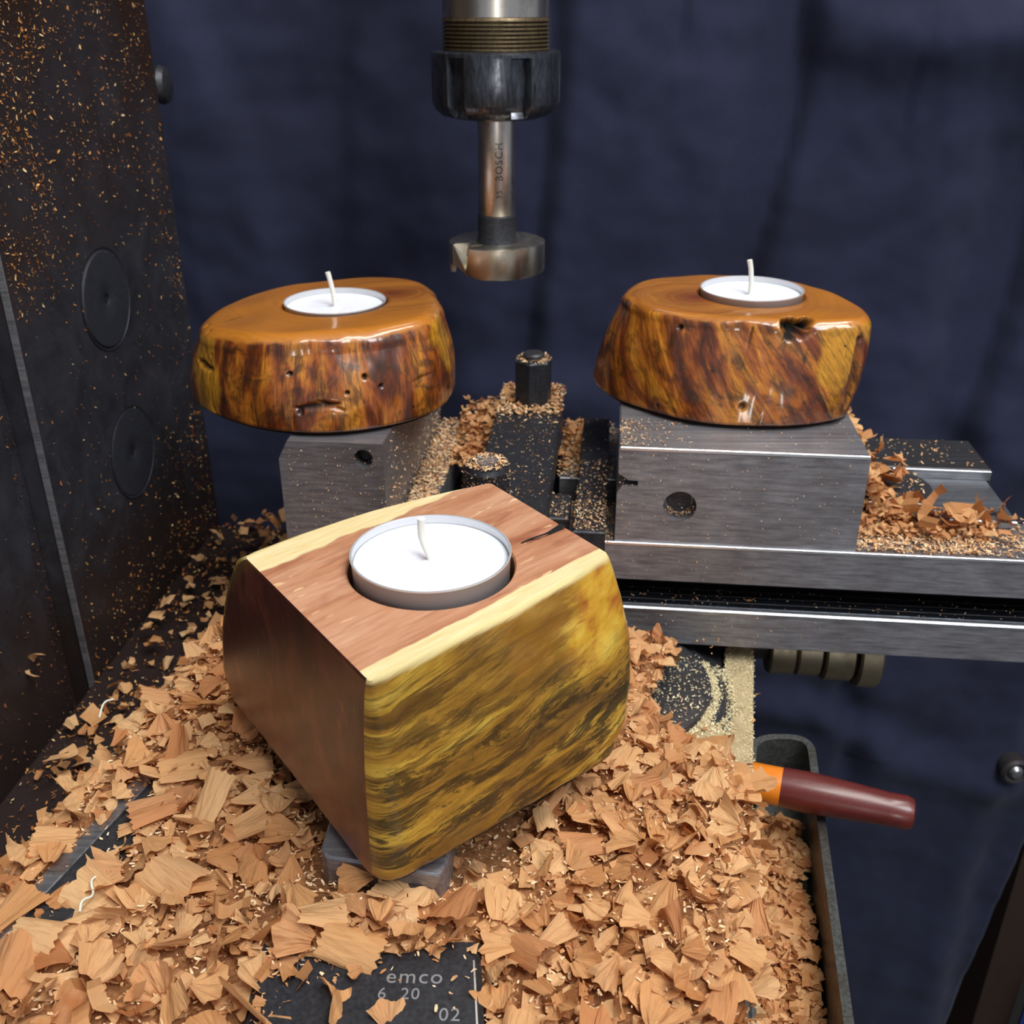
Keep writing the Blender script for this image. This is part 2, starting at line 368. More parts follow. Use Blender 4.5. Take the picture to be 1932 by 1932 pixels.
# ---------------------------------------------------------------- the setting
fl = MB(); fl.prism([(-2500, -2500), (2500, -2500), (2500, 1500), (-2500, 1500)], -H0*1000-20, -H0*1000)
def mat_conc():
    g = G('concrete'); n = g.noise(g.obj(), .01, 5, .6); return g.set(col=g.mix(n, '#5b5955', '#77746e'), rough=.8)
M_conc = mat_conc()
tag(build(fl, 'floor', M_conc), kind='structure')
wb = MB(); wb.prism([(-2500, 900), (2500, 900), (2500, 940), (-2500, 940)], -1200, 1200)
g = G('painted_wall'); M_wall = g.set(col='#2c2a28', rough=.9)
tag(build(wb, 'wall_back', M_wall), kind='structure')

be = empty('machine_stand', (-80, 230, -1200), 'dark wooden stand carrying the machine bed, column and chip tray', 'stand')
ST = [(-270, -20), (54, -20), (108.5, 293), (80, 312), (60, 478), (-270, 478)]
b = MB(); b.prism(ST, -290, -264, bev=1.5); build(b, 'stand_top', M_bench, be)
b = MB(); b.prism(inset(ST, 8), -1200, -290); build(b, 'cabinet', M_bench, be)

# backdrop cloth: hangs, then lies forward over the bench
def seg_d(p, a, b):
    ax, ay = a; bx, by = b; dx, dy = bx-ax, by-ay; t = max(0, min(1, ((p[0]-ax)*dx+(p[1]-ay)*dy)/(dx*dx+dy*dy)))
    qx, qy = ax+t*dx, ay+t*dy; L = math.hypot(dx, dy)
    return math.hypot(p[0]-qx, p[1]-qy), ((p[0]-qx)*dy-(p[1]-qy)*dx)/L
YB = 525.0
def hp(x, y): q = px(x, y, yy=YB); return (q[0], q[2])
folds = [([hp(1515, -60), hp(1512, 60), hp(1490, 200), hp(1440, 400), hp(1405, 520), hp(1390, 800)], 15, 11),
         ([hp(1960, 330), hp(1900, 560), hp(1820, 800), hp(1780, 960)], 14, 13),
         ([hp(1046, -20), hp(1040, 130), hp(1020, 360), hp(995, 620), hp(985, 800)], 9, 9),
         ([hp(640, -20), hp(633, 200), hp(636, 420), hp(640, 600)], 4.5, 10),
         ([hp(300, 0), hp(420, 240), hp(520, 560)], -5, 16),
         ([hp(1700, 300), hp(1640, 560), hp(1600, 800)], 3, 22),
         ([hp(1290, 120), hp(1270, 420), hp(1220, 700)], 3, 20)]
swags = [([hp(1500, 20), hp(1620, 75), hp(1800, 80), hp(1960, 60)], 10, 12), ([hp(1500, 45), hp(1580, 110), hp(1700, 150), hp(1900, 150)], -5, 16),
         ([hp(1090, 90), hp(1230, 150), hp(1400, 160)], 2, 14), ([hp(880, 735), hp(1000, 745), hp(1150, 760)], 2.5, 8), ([hp(1820, 790), hp(1880, 850), hp(1950, 880)], 4, 9)]
lyf = [([hp(1430, 1335), hp(1530, 1350), hp(1608, 1388)], 5, 7), ([hp(1430, 1290), hp(1530, 1300), hp(1600, 1345)], -3, 6),
       ([hp(1625, 1400), hp(1680, 1440), hp(1800, 1470), hp(1900, 1480)], 6, 9), ([hp(1640, 1350), hp(1750, 1400)], -4, 8),
       ([hp(1600, 1310), hp(1612, 1395), hp(1596, 1500)], -8, 6),
       ([hp(1965, 1240), hp(1890, 1430), hp(1800, 1700), hp(1730, 1960)], 5, 11), ([hp(1990, 1300), hp(1925, 1440), hp(1860, 1640), hp(1790, 1960)], -5, 9),
       ([hp(1960, 880), hp(1800, 1000), hp(1700, 1180)], 3, 14)]
def foldsum(p, fl, side=True):
    o = 0
    for pts, A, wd in fl:
        best = (1e9, 0)
        for i in range(len(pts)-1):
            d = seg_d(p, pts[i], pts[i+1])
            if d[0] < best[0]: best = d
        d, s = best
        s = math.copysign(d, s)
        if side:
            o -= 1.25*A*math.exp(-(s/((2.3 if s > 0 else .75)*wd))**2)
        else: o += A*math.exp(-(d/(1.6*wd))**2)
    return o
nu, nv = 270, 330
us = np.linspace(-330, 400, nu); vs = np.linspace(170, -900, nv)
cv = []
e1_ = hp(1932, 1590); e2_ = hp(1790, 1932)
for z in vs:
    xm = e1_[0]+(e2_[0]-e1_[0])*(z-e1_[1])/(e2_[1]-e1_[1]) if z < -440 else 400-(400-e1_[0])*float(max(0, min(1, (-z-250)/190)))
    for u in us:
        x = -330+(xm+330)*(u+330)/730
        fo = foldsum((x, z), folds) + foldsum((x, z), swags+lyf, False) + 5*nz((x, z*.5), .012, 3) + 2.0*nz((x, z), .04, 9)+.8*nz((x, z), .09, 2)
        cv.append((x, YB-max(-14, min(16, fo)), z))
cf = [(j*nu+i, (j+1)*nu+i, (j+1)*nu+i+1, j*nu+i+1) for j in range(nv-1) for i in range(nu-1)]
cl = empty('backdrop_cloth', (0, YB, -900), 'navy blue cotton backdrop cloth hanging in folds behind the whole machine', 'cloth')
me = mesh('cloth', cv, cf, M_cloth, cl['_o'], smooth=True); o = link('cloth_sheet', me, cl)
md = o.modifiers.new('thick', 'SOLIDIFY'); md.thickness = .0008; md.offset = -1
def ylathe(mb, prof, cx, cz, seg=32):       # prof: (r, y)
    v = [(cx+r*math.cos(2*math.pi*k/seg), y, cz+r*math.sin(2*math.pi*k/seg)) for r, y in prof for k in range(seg)]
    mb.add(v, [(i*seg+k, i*seg+(k+1) % seg, (i+1)*seg+(k+1) % seg, (i+1)*seg+k) for i in range(len(prof)-1) for k in range(seg)])
p = px(1915, 1455, yy=513)
b = MB(); ylathe(b, [(9, 521), (9.4, 512), (7.6, 510.5), (5.4, 511.5), (5.0, 521)], p[0], p[2]); gm = build(b, 'grommet', M_dark, cl)
b = MB(); ylathe(b, [(4.8, 520), (4.7, 511.5), (3, 509.5), (.02, 509)], p[0], p[2], 24); build(b, 'rivet_head', M_steel_cold, gm)
po = MB(); po.prism([(372, 556), (401, 556), (401, 590), (372, 590)], -1200, -250, 0, 1.5); o = build(po, 'wooden_post', M_bench, None, (386, 572, -1200)); tag(o, 'dark brown upright wooden post beside the backdrop edge, lower right corner', 'post')
nb = 50; rv = []
for j in range(nb):
    for i in range(nb):
        u = i/(nb-1); v = j/(nb-1); x = 402+u*90+2*nz((u, v), 3, 1); z = -655-v*400-30*math.exp(-(u/.18)**2)-8*nz((u, v), 2, 3)*(1-v)+0*u
        rv.append((x, 548+7*math.sin(u*26+3*nz((u, v), 1.5, 2))+6*nz((u, v*2), 2, 6), z))
me = mesh('rag', rv, [(j*nb+i, (j+1)*nb+i, (j+1)*nb+i+1, j*nb+i+1) for j in range(nb-1) for i in range(nb-1)], M_blue, (440, 548, -1055), smooth=True)
o = link('blue_garment', me, None, (440, 548, -1055)); tag(o, 'bright blue cloth hanging at the very lower right corner', 'cloth')
md = o.modifiers.new('thick', 'SOLIDIFY'); md.thickness = .0008
# ---------------------------------------------------------------- machine column on the left
def CP(t, z, off=0.0): return (-151-.0993*t+.9951*off, 470-.9951*t-.0993*off, z)
col = empty('machine_column', CP(70, -264, -25), 'black cast iron machine column crusted with sawdust, left edge of the picture', 'machine column')
def cbox(mb, t0, t1, z0, z1, o0, o1, bev=.4):
    P = [CP(t1, 0, o0)[:2], CP(t1, 0, o1)[:2], CP(t0, 0, o1)[:2], CP(t0, 0, o0)[:2]]
    mb.prism(P, z0, z1, 0, bev)
b = MB(); cbox(b, 0, 139, -264, 190, -48, 0, 1.2); build(b, 'face_plate', M_column, col)
b = MB(); cbox(b, 138.9, 139.7, -264, 190, -2.2, .12, .1); build(b, 'edge_strip', M_steel, col)
b = MB(); P_ = [CP(300, 0, -2)[:2], CP(300, 0, 52)[:2], CP(2, 0, 52)[:2], CP(2, 0, -2)[:2]]
b.prism(P_, -264, -240, 0, 3); build(b, 'column_foot', M_column, col)
b = MB(); cbox(b, 140, 152, -264, 190, -48, -9, .5); build(b, 'recess', M_column, col)
b = MB(); cbox(b, 152, 300, -264, 190, -48, -5, 1.5); build(b, 'side_slide', M_column, col)
def plug(t, z, r, proud, hole):
    mb = MB(); seg = 48
    prof = [(r+1.1, .15), (r+.9, -.1), (r+.05, -.25), (r, .1), (r-.5, proud), (r*.5, proud), (hole+.5, proud), (hole, proud-.3), (hole*.9, -1.6)]
    v = []; f = []
    for rr, off in prof:
        for k in range(seg):
            a = 2*math.pi*k/seg; v.append(CP(t + rr*math.cos(a), z + rr*math.sin(a), off+.3))
    for i in range(len(prof)-1):
        for k in range(seg):
            l = (k+1) % seg; f.append((i*seg+k, i*seg+l, (i+1)*seg+l, (i+1)*seg+k))
    mb.add(v, f); o = build(mb, 'round_plug', M_plug, col)
    m2 = MB(); v = [CP(t+hole*.95*math.cos(2*math.pi*k/16), z+hole*.95*math.sin(2*math.pi*k/16), .05) for k in range(16)]
    m2.add(v, [tuple(range(16))]); build(m2, 'hole', M_hole, o)
    return o
plug(75.9, -104, 18.6, .55, 2.1); plug(75.9, -168.5, 18.2, .12, 1.7)
b = MB(); p = px(305, 160, yy=478); b.tube([(p[0]-9, p[1], p[2]), (p[0]-3, p[1], p[2]), (p[0], p[1], p[2]), (p[0]+2.5, p[1], p[2]), (p[0]+4, p[1], p[2])], [3, 7, 8, 7, 3.5], 24)
build(b, 'knob', M_black, col)

# ---------------------------------------------------------------- spindle, collet nut, bit
SX, SY = -6.2, 432.0
sp = empty('milling_spindle', (SX, SY, -41), 'steel spindle with threaded end and black collet nut, top centre', 'spindle')
def mat_chrome(name, col, rough, stainc='#6b4a2c', amt=.5):
    g = G(name); v = g.obj(); n = g.noise(g.obj((1, 1, .1)), .25, 4, .6); m = g.noise(v, .08, 4, .65)
    cc = g.mix(g.ramp(m, [(.5, 0), (.72, amt)]), col, stainc); g.bump(n, .05, .0001)
    return g.set(col=cc, metal=1.0, rough=g.ramp(n, [(.3, rough), (.7, rough+.12)]))
M_chrome = mat_chrome('spindle_steel', '#d6d0c6', .24); M_bit = mat_chrome('bit_steel', '#e0dac8', .26, '#a8823c', .5)
M_thread = mat_steel('thread_steel', '#8a7858', '#4d4030', .42, (1, 1, .2), '#5a4526', .6, .7)
M_nut = mat_steel('collet_nut_black', '#70747c', '#34363b', .24, (1, 1, .2), '#3a3029', .25, .8)
b = MB(); b.lathe([(20.2, 120), (20.2, -5.2), (19.6, -6)], SX, SY, 72); build(b, 'quill', M_chrome, sp)
b = MB(); pr = [(18.9, -4)]
z = -6.0
while z > -16.8: pr += [(20.5, z), (20.6, z-.55), (19.5, z-.95), (19.5, z-1.15)]; z -= 1.4
b.lathe(pr, SX, SY, 72); build(b, 'thread', M_thread, sp)
def nutr(a, r, z):
    if r < 24 or z > -19.0 or z < -39: return r
    for k in range(6):
        a0 = math.radians(-67+60*k + 0)      # slots face: towards the camera is -90 degrees
        d = abs((a-a0+math.pi) % (2*math.pi)-math.pi)
        if d < .125: return r - 3.6
        if d < .15: return r - 3.2*(.15-d)/.025
    return r
b = MB(); b.lathe([(20.0, -16.6), (23.6, -16.6), (24.9, -17.4), (25.1, -18.6), (25.1, -19.2), (25.1, -27), (25.1, -35.0), (24.0, -37.6), (21.5, -39.8), (17, -41), (14.5, -41), (14, -38.5), (7.6, -38.2)], SX, SY, 288, rf=nutr)
build(b, 'collet_nut', M_nut, sp)
bit = empty('drill_bit', (SX, SY, -101), 'steel Forstner-style drill bit held in the collet, above the candle holders', 'drill bit')
b = MB(); b.lathe([(7.5, -36), (7.5, -78.0), (7.1, -78.6)], SX, SY, 48); build(b, 'shank', M_chrome, bit)
b = MB(); b.lathe([(7.3, -78.3), (7.9, -78.8), (7.9, -87), (8.6, -89.6), (6, -89.8)], SX, SY, 48); build(b, 'black_collar', M_black, bit)
# cutting head: rim with a slot opened at the left
def head():
    mb = MB(); seg = 120; g0, g1 = math.radians(205), math.radians(236)
    A = [g1 + (2*math.pi-(g1-g0))*k/seg for k in range(seg+1)]
    prof = [(8, -89.4), (18.6, -88.6), (19.9, -89.2), (19.9, -90.5), (19.9, -100.2), (19.4, -101.2), (17.6, -101.2), (17.4, -94), (8, -94)]
    v = []; f = []; m = len(prof)
    for k, a in enumerate(A):
        t = k/seg
        for i, (r, z) in enumerate(prof):
            zz = z
            sl = 0
            if 4 <= i <= 6: zz = z + (3.2 if t > .965 else 0) + (1.6*(1-t/.035) if t < .035 else 0)
            aa = a + (.10*(z+89)/12 if t < .03 else 0)
            v.append((SX+r*math.cos(aa), SY+r*math.sin(aa), zz))
    for k in range(seg):
        for i in range(m):
            j = (i+1) % m; f.append((k*m+i, k*m+j, (k+1)*m+j, (k+1)*m+i))
    f.append(tuple(range(m))[::-1]); f.append(tuple(seg*m+i for i in range(m)))
    mb.add(v, f)
    return mb
build(head(), 'cutter_head', M_bit, bit)
b = MB()
def rad(a, r, z): return (SX+r*math.cos(math.radians(a)), SY+r*math.sin(math.radians(a)), z)
b.add([rad(205, 19.7, -89), rad(236, 8, -89.5), rad(233, 19.0, -100.8), rad(236, 8, -100.8), rad(209, 19.7, -97), rad(190, 10, -97), rad(190, 10, -89)],
      [(0, 1, 3, 2), (0, 2, 4), (0, 4, 5, 6), (2, 3, 5, 4), (1, 0, 6), (1, 6, 5, 3)])
build(b, 'cutting_lip', M_bit, bit, smooth=False)
b = MB(); b.lathe([(3.2, -96), (1.4, -99), (.3, -104)], SX, SY, 16); build(b, 'centre_point', M_bit, bit)
def text_mesh(txt, size, fn, name, mat, parent, ext=0.0):
    cu = bpy.data.curves.new(name, 'FONT'); cu.body = txt; cu.size = size; cu.align_x = 'CENTER'; cu.align_y = 'CENTER'; cu.resolution_u = 3
    cu.space_character = 1.12; cu.extrude = ext
    ob = bpy.data.objects.new(name, cu); C.objects.link(ob); dg = bpy.context.evaluated_depsgraph_get()
    me = bpy.data.meshes.new_from_object(ob.evaluated_get(dg)); bpy.data.objects.remove(ob)
    og = parent['_o']
    for v in me.vertices:
        q = fn(v.co.x, v.co.y, v.co.z); v.co = ((q[0]-og[0])*.001, (q[1]-og[1])*.001, (q[2]-og[2])*.001)
    me.materials.clear(); me.materials.append(mat); return link(name, me, parent)
def wrap(zc):
    def f(x, y, z):                     # text reads upwards along the shank, on the side facing the camera
        a = math.radians(-90) + (-y)*-1/7.5 * -1 + .16; return (SX+(7.56+z)*math.cos(a), SY+(7.56+z)*math.sin(a), zc + x)
    return f
text_mesh('BOSCH', 4.2, wrap(-57), 'lettering', M_texd, bit)
text_mesh('35', 3.4, wrap(-69.5), 'lettering', M_texd, bit)

# ---------------------------------------------------------------- machine table, vise and clamps
tb = empty('machine_table', (*M(80, 370), -215), 'ground steel machine table with two long flanges, running to the right edge', 'machine table')
b = MB(); mbox(b, -74, 260, 319.5, 348, -185, -170); mbox(b, -74, -63.5, 348, 428, -185, -170); mbox(b, -18, 40, 372, 428, -185, -170); mbox(b, 40, 150, 372, 412, -185, -170); mbox(b, 6, 150, 348, 372, -185, -170)
build(b, 'upper_plate', M_steel, tb)
b = MB(); mbox(b, -74, 260, 319.2, 320.2, -171, -169.8, 0, .15); build(b, 'edge_highlight', M_highlight, tb)  # painted highlight along the front edge of the upper flange
b = MB(); mbox(b, -74, 260, 334, 347, -194, -185); mbox(b, -74, 146, 347, 408, -194, -185); build(b, 'slot_web', M_slot_shade, tb)
b = MB(); mbox(b, -74, 260, 316, 350, -209, -195.2); mbox(b, -74, 148, 350, 411, -209, -195.2); build(b, 'lower_plate', M_steel, tb)
b = MB(); mbox(b, -74, 260, 318.6, 349, -195.3, -194); build(b, 'slot_floor', M_slot_shade, tb)
for bb in (322, 326, 330):
    b2 = MB(); mbox(b2, -74, 260, bb, bb+.35, -194.1, -193.93, 0, .04); build(b2, 'scribed_line', M_dark, tb)
b = MB(); mbox(b, -74, 260, 315.9, 318.8, -196.5, -194, 0, .6); build(b, 'edge_highlight', M_highlight if False else M_steel_cold, tb)  # paler strip standing for the lit line on the lower flange
b = MB(); mbox(b, -60, -20, 352, 425, -188, -183); build(b, 'channel_floor', M_slot_shade, tb)

# right jaw with undercut notch on its left side, profile in (a, z) extruded along b
def profblock(pts, b0, b1, mb, mi=0):
    n = len(pts); v = [(*M(a, b0), z) for a, z in pts] + [(*M(a, b1), z) for a, z in pts]
    f = [tuple(range(n)), tuple(range(2*n-1, n-1, -1))] + [(i, i+n, (i+1) % n+n, (i+1) % n) for i in range(n)]
    mb.add(v, f, mi)
def cut(o, cutter):
    m = o.modifiers.new('cut', 'BOOLEAN'); m.operation = 'DIFFERENCE'; m.object = cutter; m.solver = 'EXACT'
    bpy.context.view_layer.update(); dg = bpy.context.evaluated_depsgraph_get()
    me = bpy.data.meshes.new_from_object(o.evaluated_get(dg)); o.modifiers.clear(); o.data = me
    bpy.data.objects.remove(cutter)
    me.polygons.foreach_set('use_smooth', [False]*len(me.polygons))
def ycyl(a, z, r, b0, b1, seg=32):
    mb = MB(); c0 = M(a, b0); c1 = M(a, b1); mb.tube([(*c0, z), (*c1, z)], r, seg); return mb
jr = empty('right_vise_jaw', (*M(45, 345), -170), 'large grey steel block with a round bolt recess, under the knot-holed candle holder', 'vise jaw')
jr['_o'] = [*M(45, 345), -170]
A0, A1 = 4.3, 87.0
P = [(A0, -170), (A0, -151), (A0+1.6, -148.6), (A0+7, -148.4), (A0+7, -146.4), (A0+3.5, -146.2), (A0+.2, -143.6), (A0, -134.6), (A0+.6, -134), (A1-.6, -134), (A1, -134.6), (A1, -170)]
b = MB(); profblock(P, 320, 374, b); o = build(b, 'block', M_steel, jr, smooth=25)
k = ycyl(26.0, -155.4, 5.7, 310, 327); k = build(k, 'cut', M_hole, None, jr['_o']); k.location = o.matrix_world.translation; bpy.context.view_layer.update()
k.location = W(jr['_o']); cut(o, k)
b = ycyl(26.0, -155.4, 4.2, 324.5, 326.8); build(b, 'bolt_head', M_dark, jr)
b = MB(); mbox(b, A0+.5, A1-.3, 319.6, 320.6, -135.2, -133.9, 0, .2); build(b, 'edge_highlight', M_highlight, jr)  # highlight on the jaw's top front edge, added as a pale strip
jl = empty('left_vise_jaw', (*M(-92, 370), -190), 'narrow grey steel block with chamfered corner, under the yellow-lobed left candle holder', 'vise jaw')
jl['_o'] = [*M(-92, 370), -190]
P = [(-112, -190), (-75.4, -190), (-75.4, -134.3), (-75.7, -134), (-108.5, -134), (-112, -140.8)]
b = MB(); profblock(P, 314, 428, b); o = build(b, 'block', M_steel, jl, smooth=25)
k = ycyl(-82.3, -139.6, 3.3, 305, 322); k = build(k, 'cut', M_hole, None, jl['_o']); cut(o, k)
b = ycyl(-82.3, -139.6, 2.4, 319, 321.5, 20); build(b, 'set_screw', M_black, jl)

# clamp strap with its two studs, and the long bar beside it
st = MB(); pts = [M(-46, 300), M(-19, 300), M(-19, 418), M(-21, 424), M(-26, 427), M(-39, 427), M(-44, 424), M(-46, 418)]
st.prism(pts, -163, -152, 0, .8)
for b0, b1 in ((352, 428),): mbox(st, -40, -24, 356, 425, -184, -163)
o = build(st, 'clamp_strap', M_black, None, (*M(-32, 360), -184)); tag(o, 'black steel clamp strap powdered with sawdust between the two vise jaws', 'clamp')
def stud(a, bb, zt, zb, hexa, label, seg=6):
    x, y = M(a, bb); e = empty('clamp_stud', (x, y, zb), label, 'stud')
    mb = MB()
    if hexa:
        def hx(r, rot): return [(x+r*math.cos(rot+math.pi*i/3), y+r*math.sin(rot+math.pi*i/3)) for i in range(6)]
        mb.prism(hx(7.9, .28), zb, zt-1.2, 0, .6)
        build(mb, 'hex_nut', M_black, e, smooth=20)
        mb = MB(); mb.lathe([(4.6, zt-2), (4.6, zt+.8), (3.8, zt+1.6), (.01, zt+1.8)], x, y, 24); build(mb, 'stud_end', M_dark, e)
    else:
        def kn(q, r, z): return r + (.25*math.sin(q*44) if r > 6.9 and z < zt-2 else 0)
        mb.lathe([(6.4, zb), (7.3, zb+.4), (7.3, zt-2), (6.6, zt-.6), (5, zt), (.01, zt)], x, y, 176, rf=kn); build(mb, 'knurled_nut', M_black, e)
        mb = MB(); mb.lathe([(3.8, zt-1), (3.6, zt+.8), (.01, zt+1)], x, y, 24); build(mb, 'stud_end', M_steel, e)
    return e
stud(-31.5, 406, -131, -152, True, 'tall black hexagonal nut at the far end of the clamp strap, dusty top')
stud(-37, 289, -128, -170, False, 'knurled black round nut just behind the yellow-sided candle holder')
o = MB(); mbox(o, -10, 1, 306, 412, -170, -159.5, 0, .5); o = build(o, 'steel_bar', M_black, None, (*M(-4, 360), -170)); tag(o, 'narrow black steel bar lying front to back beside the right jaw', 'bar')
b = MB(); mbox(b, -38, -12, 322, 342, -170, -163, 0, .5); o = build(b, 'small_steel_plate', M_dark, None, (*M(-25, 330), -170)); tag(o, 'small dusty dark plate between clamp strap and narrow bar', 'plate')
# rear parts on the right
bk = empty('rear_steel_bar', (*M(120, 395), -170), 'dark-topped steel bar with a bright front face, behind shavings on the right', 'bar')
b = MB(); mbox(b, 92, 149.5, 380, 410, -170, -163, 0, .5); build(b, 'bar_body', M_dark, bk)
b = MB(); mbox(b, 112, 149.3, 379.2, 380.6, -167.3, -163.3, 0, .3); build(b, 'bright_face', M_steel_cold, bk)
b = MB(); mbox(b, 118, 148, 343, 379, -170, -167.0, 0, .4); o = build(b, 'pale_steel_plate', M_steel_cold, None, (*M(140, 350), -170)); tag(o, 'pale thin steel plate half covered by shavings, right of the right jaw', 'plate')
b = MB(); pts = [M(88, 352), M(108, 352)] + [M(108+16*math.cos(a), 368+15.5*math.sin(a)) for a in np.linspace(-1.5, 1.5, 14)] + [M(88, 384)]
b.prism(pts, -170, -165.4, 0, .3); o = build(b, 'round_ended_plate', M_dark, None, (*M(100, 357), -170)); tag(o, 'dark round-ended plate under fine chips, just right of the right jaw', 'plate')
b = MB(); mbox(b, 88, 117, 350.8, 352, -166.6, -165, 0, .2); bb_ = build(b, 'edge_highlight', M_highlight, None, (*M(100, 357), -170)); bb_.parent = o; bb_.location = (0, 0, 0)  # white line of reflected light, built as a strip on the plate edge

# handwheel hub rings beneath the table
hb = empty('hub_rings', (*M(92, 340), -226), 'tan metal hub of four stepped rings under the machine table', 'hub')
M_brass = mat_chrome('hub_metal', '#9c927c', .42, '#6b5a3c', .5)
for a0, a1, r in ((66, 76, 12.4), (76.5, 86, 12.4), (86.5, 98, 13.6), (98.9, 107.5, 15.6)):
    b = MB(); p0 = M(a0, 345); p1 = M(a0+.8, 345); p2 = M(a1-.8, 345); p3 = M(a1, 345); zc = -224.5
    b.tube([(*p0, zc), (*p1, zc), (*p2, zc), (*p3, zc)], [r-.8, r, r, r-.8], 48); build(b, 'ring', M_brass, hb)
b = MB(); b.tube([(*M(50, 345), -224.5), (*M(106, 345), -224.5)], 7, 24); build(b, 'axle', M_dark, hb)

# ---------------------------------------------------------------- lathe bed, pedestal, packing block, name plate
def BR(y): return 22.3+.213*y
ZB = -218.0
def BL(y): return -107-(315-y)*.26
bed = empty('machine_bed', (-20, 240, -264), 'cast machine bed mostly buried in shavings, with a dust-covered right-hand way', 'machine bed')
b = MB(); b.prism([(BL(60), 60), (BR(60)-11, 60), (BR(330)-11, 330), (BL(330), 330)], -264, ZB-.6, 0, 1); build(b, 'bed_casting', M_dark, bed)
b = MB(); b.prism([(BR(60)-10.6, 60), (BR(60), 60), (BR(330), 330), (BR(330)-10.6, 330)], -262, ZB+.6, 0, .8); build(b, 'right_way', mat_steel('way_steel', '#8f8c86', '#5d5953', .4), bed)
# grey way edge on the left
q0 = px(262, 1506, -194); q1 = px(-60, 1850, -194); d = (q1-q0)[:2]; d /= np.linalg.norm(d); nn = np.array((-d[1], d[0]))
if nn[0] < 0: nn = -nn
def strip(o0, o1, z0, z1, mat, nm):
    a = q0[:2]-d*30; e = q1[:2]+d*20
    P = [a+nn*o0, e+nn*o0, e+nn*o1, a+nn*o1]; P = [tuple(x) for x in P]
    if sum(P[i][0]*P[(i+1) % 4][1]-P[(i+1) % 4][0]*P[i][1] for i in range(4)) < 0: P = P[::-1]
    m = MB(); m.prism(P, z0, z1, 0, .3); return build(m, nm, mat, bed)
strip(-5.5, -.6, -218, -193.4, M_steel_cold, 'left_way'); strip(-.1, 9.5, -218, -194.0, M_dark, 'left_way_slope')
PX, PY = 33, 293
pe = empty('table_pedestal', (PX, PY, ZB), 'dusty dark curved casting stepped in rings under the machine table', 'pedestal')
b = MB(); b.lathe([(47, ZB-.5), (46.2, ZB+.8), (41.5, ZB+2.0), (40.4, ZB+4.4), (39.4, ZB+5.0), (0.1, ZB+5.0)], PX, PY, 96); build(b, 'base_ring', M_dark, pe)
b = MB(); b.lathe([(36.0, ZB+4.9), (35.6, ZB+7.2), (34, ZB+8.2), (26, ZB+8.9), (0.1, ZB+8.9)], PX, PY, 96); build(b, 'upper_ring', M_dark, pe)

pk = MB(); c0 = px(605, 1600, -181.2); c1 = px(838, 1622, -181.2)
P = [(c0[0], c0[1]), (c0[0]+2, c0[1]-3), (c1[0]-1, c1[1]-5), (c1[0]+1, c1[1]), (c1[0]+3, c1[1]+44), (c0[0]+3, c0[1]+44)]
pk.prism(P, -218, -181.0, 0, .6); o = build(pk, 'packing_block', M_steel, None, (-30, 200, -218)); tag(o, 'scuffed grey steel block, corner showing beneath the yellow-sided candle holder', 'block')
npz = -190.5
npl = empty('name_plate_block', (-22, 140, -218), 'dark steel slide with engraved lettering, dusted with sawdust, bottom centre', 'machine slide')
e0 = px(905, 1775, npz); e1 = px(912, 1932, npz); sl = (e1-e0)/(e1[1]-e0[1])
xr = lambda y: e0[0]+sl[0]*(y-e0[1])
b = MB(); b.prism([(xr(90)-52, 90), (xr(90)+.5, 90), (xr(163), 165), (xr(163)-50, 165)], -218, npz, 0, 1.2); build(b, 'slide_body', M_black, npl)
b = MB(); b.prism([(xr(90)-.9, 90), (xr(90)-.5, 90), (xr(159)-1.3, 159), (xr(159)-1.7, 159)], npz-.1, npz+.1); build(b, 'edge_highlight', M_highlight, npl)
def onplate(cx, cy, z, sc=1.0, rot=0.0):
    p = px(cx, cy, z); cr, sr = math.cos(rot), math.sin(rot)
    return lambda x, y, q: (p[0]+(x*cr-y*sr)*sc, p[1]+(x*sr+y*cr)*sc, z+.06+q)
text_mesh('emco', 5.2, onplate(782, 1844, npz, 1, -.02), 'lettering', M_text, npl, .06)
text_mesh('6  20', 4.0, onplate(752, 1876, npz, 1, -.02), 'lettering', M_text, npl, .06)
text_mesh('02', 4.4, onplate(848, 1916, npz, 1, -.02), 'lettering', M_text, npl, .06)

# ---------------------------------------------------------------- chip tray and hammer-like handle
tr = empty('chip_tray', (70, 200, -263), 'dark metal chip tray with rounded corner, half full of blurred shavings, right of the bed', 'tray')
def rnd(pts, r, n=8):
    out = []; m = len(pts)
    for i in range(m):
        p0, p1, p2 = Vector(pts[i-1]), Vector(pts[i]), Vector(pts[(i+1) % m])
        a = (p0-p1).normalized(); d = (p2-p1).normalized()
        for k in range(n+1):
            t = k/n; q = (p1+a*r)*(1-t)**2 + p1*2*t*(1-t) + (p1+d*r)*t*t; out.append(tuple(q))
    return out
TO = rnd([(36.2, 60), (66.5, 60), (106.5, 291), (85.5, 291)], 9)
TI = inset(TO, 1.6)
b = MB(); n = len(TO); rings = [(TO, -263), (TO, -236), (inset(TO, -1.2), -235.4), (inset(TO, -1.0), -234.2), (TI, -234.4), (TI, -260)]
v = [(x, y, z) for ps, z in rings for x, y in ps]
f = [(r*n+i, r*n+(i+1) % n, (r+1)*n+(i+1) % n, (r+1)*n+i) for r in range(5) for i in range(n)] + [tuple(5*n+i for i in range(n)), tuple(range(n))[::-1]]
b.add(v, f); M_tray = mat_steel('tray_metal', '#6d7270', '#3d3c38', .4, (1, 1, 1), '#3a2414', .8, .5); build(b, 'tray_shell', M_tray, tr)
def mat_redwood(name, a, b_, coat=.4):
    g = G(name); n = g.noise(g.obj((.15, .8, .8)), 1, 4, .6, .4); g.bump(n, .1); return g.set(col=g.mix(n, a, b_), rough=.4, coat=coat, coatr=.2)
